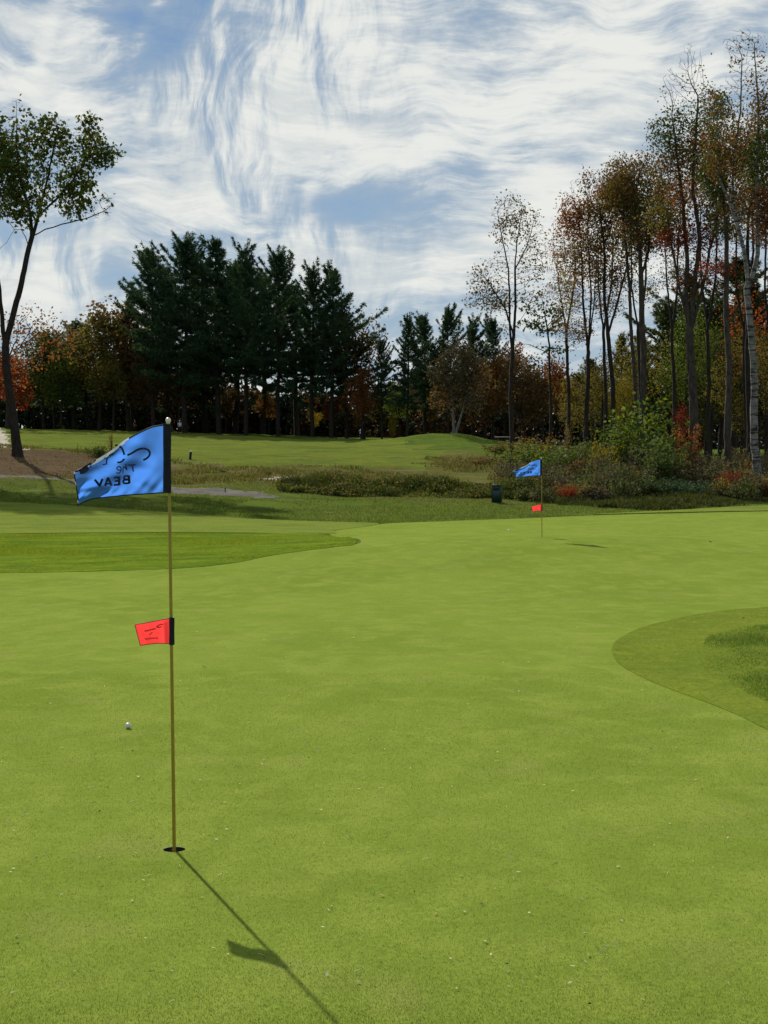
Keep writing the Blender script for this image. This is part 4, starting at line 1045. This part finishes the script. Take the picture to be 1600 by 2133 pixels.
BR = 'second row of the right-hand trees'
for i, (px, tp, Y, ky, k2, lb) in enumerate([
  (1180,440,112,'rust','brown','slim reddish tree behind the leftmost right-hand trees'),
  (1258,380,108,'brown','mixed','slim brown tree behind the V-forked tree'),
  (1330,345,106,'mixed','olive','brown-green tree behind the thick straight trunk'),
  (1400,330,104,'rust','mixed','reddish tree behind the left stems of the multi-stemmed tree'),
  (1475,300,100,'mixed','red','autumn tree behind the right stems of the multi-stemmed tree'),
  (1550,240,96,'mixed','maple','tall dark-leaved tree between straight trunk and birch'),
  (1605,200,92,'mixed','rust','tall autumn tree on the right edge behind the birch')]):
    hw = 46
    grow_tree('slender_tree', lb, 'tree', (px, 975), Y, [[(px+4,975),(px+2,820),(px,690)], [(px,690),(px-12,600),(px-16,tp+130)], [(px,690),(px+14,590),(px+18,tp+110)]],
      [(px-18,tp+90,hw*.75,60,.95,0,ky),(px+20,tp+75,hw*.7,60,.95,0,k2),(px,tp+160,hw,60,.7,0,ky),(px+10,tp+240,hw*.9,50,.4,0,k2),(px,tp+25,hw*.7,34,.25,0,ky)],
      1900, .15, ky, M_BARK_D, r0=.0085, step=.30, up=.36, seed=60+i, kill=.40, group=BR, per=4, size=.18, spread=.26)
for i, (px, Y) in enumerate(((-210, 93), (-360, 86))):
    grow_tree('maple_tree', ('leafy tree just outside the left edge, shading the grass', 'second leafy tree outside the left edge')[i], 'tree', (px, 940), Y,
      [[(px,945),(px+6,780),(px,600),(px+10,480)]], [(px,360,100,90,1),(px+60,300,70,70,1),(px-60,420,70,60,1)], 1300, .3, 'maple', M_BARK_D, step=.4, seed=80+i, kill=.5, per=8, size=.3, spread=.3)

# the wood behind, too dense and far to count
def far_wood():
    rng = np.random.default_rng(77); mb = MB()
    C = {'pine': [], 'brown': [], 'olive': []}
    for i in range(760):
        c = rng.uniform(-900, 2500); Y = rng.uniform(232, 300); x = (c-800)/FPX*Y; z = tz(x, Y)
        mid = 480 < c < 830; h = rng.uniform(5.5, 9) if mid else rng.uniform(8, 14)
        if 1180 < c < 1330: h = rng.uniform(6, 10)
        mb.tube([(x, Y, z-.3), (x+rng.normal(0, .3), Y, z+h*.5), (x+rng.normal(0, .5), Y, z+h*.95)], [rng.uniform(.08, .22), .1, .03], 5, False)
        key = rng.choice(['pine', 'brown', 'olive'], p=[.52, .33, .15])
        for q in range(rng.integers(4, 7)):
            p = np.array((x, Y, z+h*rng.uniform(.0, .88)))+rng.normal(0, 1.2, 3)*(1, 1, .4)
            C[key].append(p+rng.normal(0, 1, (46, 3))*(1.4, 1.0, 1.2))
    tr = mb.build('far_wood_trunks', M_BARK_D, None, True); tag(tr, 'thin trunks of the distant wood behind the groves', kind='stuff')
    FM = {'pine': leafy_mat('far_evergreen', [(.006,.014,.009), (.010,.022,.013), (.016,.028,.014)], .15), 'brown': leafy_mat('far_brown', [(.022,.015,.009), (.036,.022,.011), (.060,.032,.013)], .25), 'olive': leafy_mat('far_olive', [(.020,.022,.009), (.034,.032,.010), (.055,.042,.012)], .25)}
    for key, P in C.items():
        V, F = leaf_quads(np.vstack(P), .85, rng); o = mesh_obj('far_wood_foliage', V, F, FM[key]); tag(o, 'dense distant woodland foliage, '+{'pine': 'dark evergreen', 'brown': 'dull brown', 'olive': 'olive'}[key], kind='stuff')
far_wood()
# ------------------------------------------------------------------ brush, tall grass, shrubs
def band(c0, c1, y0, y1, n, rng, jit=None):
    """points in a picture-angle and depth range"""
    c = rng.uniform(c0, c1, n); Y = rng.uniform(0, 1, n)*(y1-y0)+y0
    return np.stack(((c-800)/FPX*Y, Y), 1)
TN = (1.12, 1.06, .7)
LM['brush_a'] = leafy_mat('brush_olive', [(.040,.050,.020), (.058,.064,.026), (.078,.076,.036), (.100,.090,.052)], .36, tint=TN)
LM['brush_b'] = leafy_mat('brush_grey_brown', [(.050,.042,.030), (.072,.060,.040), (.100,.082,.054), (.060,.062,.030)], .34, tint=TN)
LM['brush_c'] = leafy_mat('brush_green', [(.024,.044,.014), (.040,.066,.018), (.062,.086,.024), (.085,.095,.032)], .38, tint=TN)
LM['crimson'] = leafy_mat('leaf_crimson', [(.060,.010,.012), (.100,.014,.014), (.130,.022,.018), (.060,.020,.014)], .4)
LM['tan'] = leafy_mat('dry_tan_weed', [(.085,.070,.030), (.120,.098,.045), (.150,.120,.060), (.075,.075,.022)], .35)
def tall_grass():
    rng = np.random.default_rng(5)
    # the weedy bank behind the green, thickest in the middle
    M1 = leafy_mat('weed_stems', [(.014,.028,.008), (.022,.040,.010), (.038,.050,.014), (.080,.070,.030)], .32)
    O = px_outline([(575,1010),(640,1028),(760,1036),(900,1038),(1010,1039),(1090,1044),(1180,1054),(1330,1063),(1480,1058),(1600,1049),(1800,1046),(1800,1012),(1600,1010),(1400,1018),(1200,1014),(1060,1008),(900,1008),(760,1004),(640,998)], 6, .5, 6)
    xy = scatter(O, 46000, rng, lambda x, y: np.clip((fbm(x*.5, y*.4, 70)-.28)*4, .08, 1))
    c = 800+FPX*xy[:, 0]/xy[:, 1]
    de = np.full(len(xy), 1e9)
    for p in O[::2]: de = np.minimum(de, np.hypot(xy[:, 0]-p[0], xy[:, 1]-p[1]))
    hh = np.clip(.25+de/2.2, 0, 1)*(.16+.62*np.clip((fbm(xy[:, 0]*.45, xy[:, 1]*.35, 71)-.30)*2.6, 0, 1))*np.where(c > 1080, .6, 1.0)
    o = blades('weedy_bank', xy, hh, .045, M1, .75, rng=rng); tag(o, 'tall tangled weeds on the bank behind the green', kind='stuff')
    # broad-leaved weeds tangled through it: dark below, tan and yellowish along the top
    for key, n, nm in (('green', 5400, 'green'), ('olive', 3600, 'olive'), ('maple', 7200, 'dark green'), ('tan', 1500, 'tan')):
        p = scatter(O, n//6, rng, lambda x, y: np.clip((fbm(x*.6, y*.5, 73)-.30)*4, .05, 1)*((800+FPX*x/y) < 1120))
        de = np.full(len(p), 1e9)
        for q in O[::2]: de = np.minimum(de, np.hypot(p[:, 0]-q[0], p[:, 1]-q[1]))
        hz = np.clip(.2+de/2.0, 0, 1)*(.10+.72*np.clip((fbm(p[:, 0]*.45, p[:, 1]*.35, 71)-.28)*2.6, 0, 1))
        C = np.column_stack((p, terr(p[:, 0], p[:, 1]))); C = np.repeat(C, 6, 0)+rng.normal(0, .2, (len(C)*6, 3))*(1, 1, 0)
        C[:, 2] += np.repeat(hz, 6)*(rng.uniform(.0, 1.0, len(C)) if key != 'tan' else rng.uniform(.7, 1.15, len(C)))
        V, F = leaf_quads(C, .10, rng); o = mesh_obj('bank_weeds', V, F, LM[key]); tag(o, nm+' broad-leaved weeds on the bank behind the green', kind='stuff')
    # dry meadow behind it
    xy = band(-150, 1250, 72, 112, 52000, rng)
    keep = (fbm(xy[:, 0]*.25, xy[:, 1]*.2, 75) > .40) & ~inside(FAIR, xy[:, 0], xy[:, 1]) & ~inside(PATH, xy[:, 0], xy[:, 1]) & ~inside(SCAR, xy[:, 0], xy[:, 1])
    xy = xy[keep]; d = inside(DIRT, xy[:, 0], xy[:, 1]); xy = xy[~d | (rng.uniform(0, 1, len(xy)) < .05)]
    o = blades('meadow_grass', xy, .05+.22*np.clip((fbm(xy[:, 0]*.5, xy[:, 1]*.4, 76)-.38)*3, 0, 1), .05, M_BLADE_TAN, .6, rng=rng); tag(o, 'dry olive meadow grass between green and fairway', kind='stuff')
    # short rough between apron and path
    xy = band(-250, 1850, 49, 72, 60000, rng)
    k = ~inside(APRON, xy[:, 0], xy[:, 1]) & ~inside(GREEN, xy[:, 0], xy[:, 1]) & ~inside(PATH, xy[:, 0], xy[:, 1]) & ~inside(SCAR2, xy[:, 0], xy[:, 1]) & ~inside(COLLAR, xy[:, 0], xy[:, 1])
    xy = xy[k & (fbm(xy[:, 0]*.4, xy[:, 1]*.3, 79) > .33)]
    o = blades('short_rough', xy, .07, .03, M_BLADE_ROUGH, .8, rng=rng, bend=False); tag(o, 'short rough grass behind the green', kind='stuff')
tall_grass()

def shrub_mesh(seed, r=1.0, h=1.4, n=900, stems=14, size=.10):
    rng = np.random.default_rng(seed); mb = MB(); C = []
    for i in range(stems):
        a = rng.uniform(0, 6.28); e = rng.uniform(.1, 1.0); L = h*rng.uniform(.6, 1.1)
        d = np.array((math.cos(a)*r*e, math.sin(a)*r*e, 0)); s = np.linspace(0, 1, 5)[:, None]
        pts = np.array((math.cos(a)*r*.2*e, math.sin(a)*r*.2*e, -.1))+d*(s**1.3)+np.array((0, 0, L))*(s**.8)
        mb.tube(pts, np.linspace(.016, .005, 5), 3, False)
        k = n//stems; q = rng.uniform(.15, 1.05, k)
        C.append(np.stack([np.interp(q, s[:, 0], pts[:, c]) for c in range(3)], 1)+rng.normal(0, .17*min(r, 1), (k, 3)))
    V, F = leaf_quads(np.vstack(C), size, rng); V[:, 2] = np.maximum(V[:, 2], .01)
    return mb, V, F
SHRUBS = []
for q in range(5):
    mb, V, F = shrub_mesh(100+q, (1.0, 1.2, .8, .6, 1.1)[q], (1.5, 1.2, 1.9, 2.6, 1.0)[q], (1700, 1900, 1400, 1200, 1400)[q], (16, 18, 12, 9, 16)[q])
    root = bpy.data.objects.new('shrub', None); tr = mb.build('stems', M_BARK, root); cr = mesh_obj('crown', V, F, LM['green'], root)
    COL.objects.unlink(tr); COL.objects.unlink(cr); SHRUBS.append((root, (tr, cr), (1.5, 1.2, 1.9, 2.6, 1.0)[q]))
def brush_mass():
    """the unbroken thicket under the right trees, mixed leaf colours"""
    rng = np.random.default_rng(9)
    cols = {'brush_a': [], 'brush_b': [], 'brush_c': [], 'yellow': [], 'rust': []}; st = MB()
    for i in range(430):
        c = rng.uniform(1040, 1820); Y = rng.uniform(65.5, 92); x = (c-800)/FPX*Y; z = tz(x, Y)
        if c < 1110 and Y > 80: continue
        if c < 1080 and Y < 74: continue
        if 1330 < c < 1495 and Y < 72.5: continue
        if 1455 < c < 1510 and Y > 76: continue
        s = rng.uniform(.40, 1.25)*(1.0 if c > 1150 else .65)*(1 if Y > 69 else .6)
        mb, V, F = None, None, None
        key = rng.choice(['brush_a', 'brush_b', 'brush_c', 'yellow', 'rust'], p=[.42, .24, .25, .07, .02])
        n = 330; a = rng.uniform(0, 6.28, n); e = rng.uniform(0, 1, n)**.6; hgt = rng.uniform(0, 1, n)**.8
        p = np.stack((np.cos(a)*e*1.1, np.sin(a)*e*1.0, hgt*1.5*(1.05-e*.45)), 1)*s+rng.normal(0, .08, (n, 3))
        p[:, 2] = np.maximum(p[:, 2], .03); cols[key].append(p+np.array((x, Y, z)))
        for q in range(4):
            a_ = rng.uniform(0, 6.28); st.tube([(x, Y, z-.1), (x+.5*math.cos(a_)*s, Y+.4*math.sin(a_)*s, z+.9*s), (x+.8*math.cos(a_)*s, Y+.6*math.sin(a_)*s, z+1.65*s)], [.018, .012, .006], 3, False)
    o = st.build('brush_stems', M_BARK); tag(o, 'bare stems in the brush under the right trees', kind='stuff')
    nm = {'brush_a': 'olive', 'brush_b': 'grey brown', 'brush_c': 'dark green', 'yellow': 'yellowish', 'rust': 'rust red'}
    for key, P in cols.items():
        V, F = leaf_quads(np.vstack(P), .115, rng); o = mesh_obj('brush_thicket', V, F, LM[key]); tag(o, nm[key]+' leaves of the tangled brush under the right trees', kind='stuff')
brush_mass()
def shrub(pr, px, top, base, Y, label, mt, wide=1.0, rot=0.0, group=None, name='shrub'):
    root, parts, h = SHRUBS[pr]
    gx = at(px, base, Y)[0]; gz = tz(gx, Y); s = max(.2, (at(px, top, Y)[2]-gz)/h)
    e = empty(name, (gx, Y, gz-.02), label, 'shrub', group); e.scale = (s*wide, s*wide, s); e.rotation_euler = (0, 0, rot)
    for p in parts:
        c = p.copy(); COL.objects.link(c); c.parent = e
        if p.name.startswith('crown'): put_mat(c, LM[mt])
SG = 'bushes in the brush bank'
for i, a in enumerate([
 (2,1352,840,990,80,'tall bright green bush in front of the straight dark trunks','green',1.3),
 (2,1300,880,990,79,'dark green bush left of the tall bright green bush','green',1.3),
 (3,1418,850,985,78,'tall dark red bush left of the multi-stemmed tree','crimson',.7),
 (3,1438,890,985,76,'red-brown bush at the foot of the multi-stemmed tree','rust',1.1),
 (0,1256,925,1005,76,'yellow-leaved bush left of the bright green bush','yellow',.7),
 (3,1182,890,960,84,'thin pale-leaved sapling above the brush left of the slim stems','grey',.5),
 (0,1380,915,1010,74,'sunlit yellow-green bush in the middle of the right brush','brush_c',1.1),
 (1,1400,1000,1060,68.5,'low bush at the front of the right brush, shade put into its very dark green','pine',1.7),  # this bush and the next carry the brush's shade in their leaf colour
 (1,1450,1005,1060,67.5,'rounded bush right of the darkest bush, shade put into its dark green','pine',1.7),
 (0,1520,985,1050,68,'reddish bush at the foot of the straight trunk','crimson',1.0),
 (0,1585,985,1045,67,'brownish leafy bush at the foot of the birch','brush_b',1.3),
 (1,1185,1012,1040,66,'small crimson bush at the front left of the brush','red',.9),
 (4,1228,1008,1050,66.5,'straw-coloured bush right of the small crimson bush','tan',1.1),
 (1,1105,930,985,86,'grey-green bush right of the slim tree trunk','green',1.5),
 (0,1112,912,975,90,'brown rounded bush behind the grey-green bush','brown',1.3),
 (1,1160,945,1010,80,'leafy green bush above the far blue flag','green',1.2),
 (1,1215,930,1000,80,'dark bush behind the yellow-leaved bush','maple',1.4),
 (0,1300,970,1055,70,'tangled brown-olive bush in the middle of the brush bank','brush_a',1.5),
 (0,1260,985,1055,68.5,'grey-brown bush beside the straw-coloured one','brush_b',1.0),
 (1,1350,1000,1060,68.5,'dull olive bush left of the darkest bush','brush_c',1.6),
 (2,818,868,918,192,'small yellow-leaved sapling at the wood edge between the groves','gold',.5),
 (4,205,928,944,92,'dark scrubby bush on the dirt mound left of the near flag','maple',1.3),
 (3,232,905,945,93,'dry brown weed clump behind the near flag','brown',.6),
 (3,162,924,940,93,'lonely dark twig-like weed on the slope right of the lone tree','maple',.25),
 (4,1010,950,962,101,'dark low scrub left of the slim tree','brown',2.0),
 (4,1035,925,945,125,'brown scrub clump below the golf cart','brown',2.2),
 (4,985,955,968,99,'flat dark scrub in the meadow','olive',2.0),
 (4,560,985,997,80,'dark weed tuft on the meadow left of the sand scrape','maple',1.6),
 (4,465,980,992,82,'small dark weed tuft right of the near flag','maple',1.6)]):
    shrub(*a, rot=i*1.1, group=SG if a[1] > 1040 else None)
# ------------------------------------------------------------------ small things
M_BOX = simple_mat('dark_green_plastic', (.006, .030, .022), .5, .4, .2, 6, .1)
def bin_box():
    p = hit(1035, 1047); r = empty('litter_bin', p, 'dark green litter bin at the edge of the rough', 'bin'); s = 37/FPX*p[1]; w = 20/FPX*p[1]/2
    mb = MB(); mb.box((-w, -w*.9, 0), (w, w*.9, s*.93), .02); mb.build('body', M_BOX, r)
    mb = MB(); mb.box((-w*1.04, -w*.94, s*.935), (w*1.04, w*.94, s), .015); mb.build('lid', M_BOX, r)
    mb = MB(); mb.box((-w*.6, -w*.92-.004, s*.70), (w*.6, -w*.9-.002, s*.84), .002); mb.build('opening_shade', M_CUP, r)  # flat dark plate, no recess: the shade inside is painted on
    r.rotation_euler = (0, 0, R(-12))
bin_box()
M_POST = simple_mat('black_post_paint', (.015, .014, .013), .6, .3, .3, 10, .2)
M_WHITE = simple_mat('white_paint', (.75, .74, .70), .5, .4, .08, 10, .1)
def marker():
    p = hit(396, 958); r = empty('yardage_post', p, 'short black post with white top on the slope', 'post'); h = 18/FPX*p[1]
    d = np.array((.10, 0, 0))*h
    mb = MB(); mb.tube([(0, 0, -.1), d*.5+(0, 0, h*.45), d+(0, 0, h*.9)], h*.15, 10); mb.build('post', M_POST, r, True)
    mb = MB(); mb.tube([d*1.0+(0, 0, h*.9), d*1.05+(0, 0, h*1.04)], [h*.165, h*.15], 10); mb.build('cap', M_WHITE, r, True)
marker()
def stake():
    p = hit(469, 1026); r = MB(); r.tube([(0, 0, -.05), (.01, 0, .18)], .022, 8); r.tube([(.01, 0, .18), (.011, 0, .2)], [.03, .026], 8); o = r.build('path_stake', M_POST, None, True); o.location = p
    tag(o, 'tiny dark stake beside the gravel path', 'stake')
stake()

# golf cart half hidden by the mound
def cart():
    p = hit(1047, 925, 150); Y = 190.0; gx = at(1047, 920, Y)[0]; z = tz(gx, Y)
    r = empty('golf_cart', (gx, Y, z), 'white-roofed golf cart half hidden behind the grassy rise', 'golf cart')
    MW = simple_mat('cart_white', (.72, .72, .70), .35, .5, .05, 5, .05); MK = M_POST; MS = simple_mat('cart_seat', (.20, .17, .13), .6, .3, .1, 8, .1)
    mb = MB(); mb.box((-1.15, -.58, .25), (-.35, .58, .95), .08); mb.box((.55, -.56, .25), (1.2, .56, .85), .12); mb.box((-.5, -.58, .25), (.8, .58, .38), .03); mb.build('body', MW, r)
    mb = MB(); mb.box((-.45, -.5, .45), (.15, .5, .72), .05); mb.box((-.5, -.5, .72), (-.36, .5, 1.2), .05); mb.build('seat', MS, r)
    mb = MB(); mb.box((-1.0, -.62, 1.78), (.95, .62, 1.86), .035); mb.build('roof', MW, r)
    for x, x2 in ((-.85, -.9), (.72, .55)):
        for y in (-.52, .52): mb = MB(); mb.tube([(x, y, .8), (x2, y, 1.8)], .022, 8); mb.build('roof_post', MK, r)
    mb = MB(); mb.tube([(.5, -.25, .75), (.33, -.25, 1.05)], .02, 8); a = np.linspace(0, 2*math.pi, 17); mb.tube(np.stack((.33+.06*np.sin(a), -.25+.18*np.cos(a), 1.05+.16*np.sin(a)), 1), .015, 6, False); mb.build('steering_wheel', MK, r)
    for x in (-.75, .85):
        for y in (-.5, .5):
            mb = MB(); a = np.linspace(0, 2*math.pi, 21); mb.tube(np.stack((x+.18*np.cos(a), np.full(21, y), .22+.18*np.sin(a)), 1), .06, 8, False); w = mb.build('wheel', MK, r, True)
            mb = MB(); mb.tube([(x, y-.05, .22), (x, y+.05, .22)], .12, 12); mb.build('hub', MW, w, True)
cart()

# golfers by the far green
def skin_mat(): return simple_mat('skin', (.35, .20, .13), .55, .3, .08, 20, .05)
def person(px, Y, top, label, shirt, trousers, pose, cap):
    gx = at(px, 895, Y)[0]; z = tz(gx, Y); H = 1.76
    r = empty('person', (gx, Y, z), label, 'person'); r.rotation_euler = (0, 0, pose.get('rot', 0))
    def skinned(name, verts, edges, rad, mat, sub=2):
        me = bpy.data.meshes.new(name); me.from_pydata([Vector(v) for v in verts], edges, []); o = bpy.data.objects.new(name, me); COL.objects.link(o); o.parent = r
        md = o.modifiers.new('skin', 'SKIN'); md.use_smooth_shade = True
        for i, q in enumerate(rad): me.skin_vertices[0].data[i].radius = (q, q) if np.isscalar(q) else q
        me.skin_vertices[0].data[0].use_root = True
        o.modifiers.new('sub', 'SUBSURF').levels = sub; o.modifiers['sub'].render_levels = sub; me.materials.append(mat); return o
    st = pose.get('stride', .18); ln = pose.get('lean', .05); ar = pose.get('arm', .15)
    # one body: pelvis, spine, neck, head, arms, legs
    V = [(0,0,.92),(0,ln*.4,1.12),(0,ln,1.38),(0,ln*1.15,1.49),(0,ln*1.3,1.60),(0,ln*1.35,1.70),
         (-.19,ln,1.42),(-.26,ln+.02,1.16),(-.24,ln-ar,.92),(-.23,ln-ar*1.3,.83), (.19,ln,1.42),(.26,ln+.02,1.16),(.24,ln-ar,.92),(.23,ln-ar*1.3,.83),
         (-.10,0,.86),(-.11,-st*.45,.50),(-.11,-st*.9,.08),(-.11,-st*.9-.16,.035), (.10,0,.86),(.11,st*.55,.50),(.11,st*1.1,.08),(.11,st*1.1-.16,.035)]
    E = [(0,1),(1,2),(2,3),(3,4),(4,5),(2,6),(6,7),(7,8),(8,9),(2,10),(10,11),(11,12),(12,13),(0,14),(14,15),(15,16),(16,17),(0,18),(18,19),(19,20),(20,21)]
    rad = [(.15,.11),(.14,.10),(.17,.11),.055,.085,.08,.065,.05,.038,.035,.065,.05,.038,.035,.095,.07,.05,.045,.095,.07,.05,.045]
    skinned('body', V, E, rad, skin_mat())
    skinned('shirt', [(0,0,.90),(0,ln*.4,1.12),(0,ln,1.36),(-.19,ln,1.42),(-.25,ln+.02,1.22),(.19,ln,1.42),(.25,ln+.02,1.22)], [(0,1),(1,2),(2,3),(3,4),(2,5),(5,6)], [(.17,.13),(.16,.12),(.185,.125),.08,.068,.08,.068], shirt)
    skinned('trousers', [(0,0,.93),(-.10,0,.86),(-.11,-st*.45,.50),(-.11,-st*.88,.12),(.10,0,.86),(.11,st*.55,.50),(.11,st*1.05,.12)], [(0,1),(1,2),(2,3),(0,4),(4,5),(5,6)], [(.165,.125),.11,.085,.065,.11,.085,.065], trousers)
    mb = MB(); c = np.array((0, ln*1.35, 1.70)); mb.lathe([(.088, 0), (.09, .03), (.075, .075), (.03, .10), (.001, .102)], 12, c); mb.box(c+(-.06, -.19, -.005), c+(.06, -.06, .012), .004); mb.build('cap', cap, r, True)
    return r
M_NAVY = simple_mat('navy_shirt', (.010, .016, .035), .8, .1, .2, 12, .2); M_CHAR = simple_mat('charcoal_trousers', (.015, .016, .018), .8, .1, .2, 12, .2); M_SKY = simple_mat('pale_blue_shirt', (.40, .55, .68), .7, .2, .1, 12, .2)
g1 = person(280, 214, 870, 'golfer in dark navy walking left of the near flag on the far hill', M_NAVY, M_CHAR, dict(stride=.26, lean=-.04, rot=R(70)), M_NAVY)
g2 = person(375, 208, 870, 'golfer in pale blue top and dark trousers in the shade of the pines', M_SKY, M_CHAR, dict(stride=.06, lean=.12, arm=.22, rot=R(20)), M_WHITE)

# fallen leaves and clippings on the green
M_LEAF_P = leafy_mat('fallen_leaf_pale', [(.45,.42,.24), (.55,.50,.36), (.38,.36,.14), (.50,.46,.40)], .2)
M_LEAF_D = leafy_mat('fallen_leaf_dark', [(.020,.016,.008), (.04,.028,.012), (.05,.03,.015)], .1)
def litter():
    rng = np.random.default_rng(21); C = []
    px = rng.uniform(0, 1600, 260); py = 1110+rng.uniform(0, 1, 260)**1.1*1000
    for a, b in zip(px, py):
        Y = CAM_H*FPX/(b-980); x = (a-800)/FPX*Y
        if inside(GREEN, np.array([x]), np.array([Y]))[0]: C.append((x, Y, tz(x, Y)+.016))
    C = np.array(C); V, F = leaf_quads(C, .020, rng, .5, .75); V[:, 2] = np.maximum(V[:, 2], np.repeat(C[:, 2], 4)-.004)
    tag(mesh_obj('leaf_litter', V, F, M_LEAF_P), 'tiny pale leaf bits strewn over the green', kind='stuff')
    # straw-like clippings
    n = 46; px = rng.uniform(100, 1560, n); py = rng.uniform(1500, 2120, n); mb = MB()
    for a, b in zip(px, py):
        Y = CAM_H*FPX/(b-980); x = (a-800)/FPX*Y; t = rng.uniform(0, 3.14); l = rng.uniform(.008, .022); d = np.array((math.cos(t), math.sin(t), .15))*l
        if inside(GREEN, np.array([x]), np.array([Y]))[0]: p = np.array((x, Y, tz(x, Y)+.016)); mb.tube([p-d, p+d*.1+(0, 0, .002), p+d], .0011, 3)
    tag(mb.build('straw_clippings', M_LEAF_P), 'pale straw clippings lying on the near green', kind='stuff')
    n = 60; px = rng.uniform(0, 1600, n); py = rng.uniform(1250, 2120, n); Y = CAM_H*FPX/(py-980); x = (px-800)/FPX*Y; ok = inside(GREEN, x, Y); x = x[ok]; Y = Y[ok]
    C = np.stack((x, Y, terr(x, Y)+.015), 1); V, F = leaf_quads(C, .018, rng, .45, .85); V[:, 2] = np.maximum(V[:, 2], np.repeat(C[:, 2], 4)-.003)
    tag(mesh_obj('dark_leaf_litter', V, F, M_LEAF_D), 'tiny dark leaf scraps on the green', kind='stuff')
litter()
def fallen_leaf(px, py, size, mat, label, rot, seed):
    rng = random.Random(seed); p = hit(px, py); n = 14; V = [(0, 0, .004)]
    for i in range(n):
        a = i*2*math.pi/n; rr = size*(.55+.45*abs(math.cos(2.5*a)))*(1.0 if i % 2 else .72)*(.85+.3*rng.random())
        V.append((rr*math.cos(a), rr*.75*math.sin(a), .004+.35*size*abs(math.cos(a))**2+.1*size*rng.random()))
    F = [(0, 1+i, 1+(i+1) % n) for i in range(n)]
    o = mesh_obj('fallen_leaf', np.array(V), np.array(F), mat); o.location = (p[0], p[1], p[2]+.012); o.rotation_euler = (0, 0, rot)
    tag(o, label, 'leaf', 'fallen leaves on the green')
fallen_leaf(426, 1393, .030, M_LEAF_D, 'curled dark leaf right of the pole below the red flag', .4, 1)
fallen_leaf(735, 1332, .024, M_LEAF_P, 'pale curled leaf in the middle of the green', 1.2, 2)
fallen_leaf(1357, 1566, .015, M_LEAF_D, 'small dark leaf scrap low on the right of the green', 2.2, 3)
fallen_leaf(1549, 1291, .024, M_LEAF_D, 'dark leaf on the right fringe near the picture edge', .9, 4)
fallen_leaf(288, 1625, .017, M_LEAF_P, 'white leaf bit left of the pole between ball and hole', .2, 5)
fallen_leaf(668, 1695, .016, M_LEAF_P, 'white leaf bits right of the pole above the hole level', .2, 6)
fallen_leaf(1480, 1131, .05, M_LEAF_D, 'dark leaf far back on the right of the green', .7, 7)
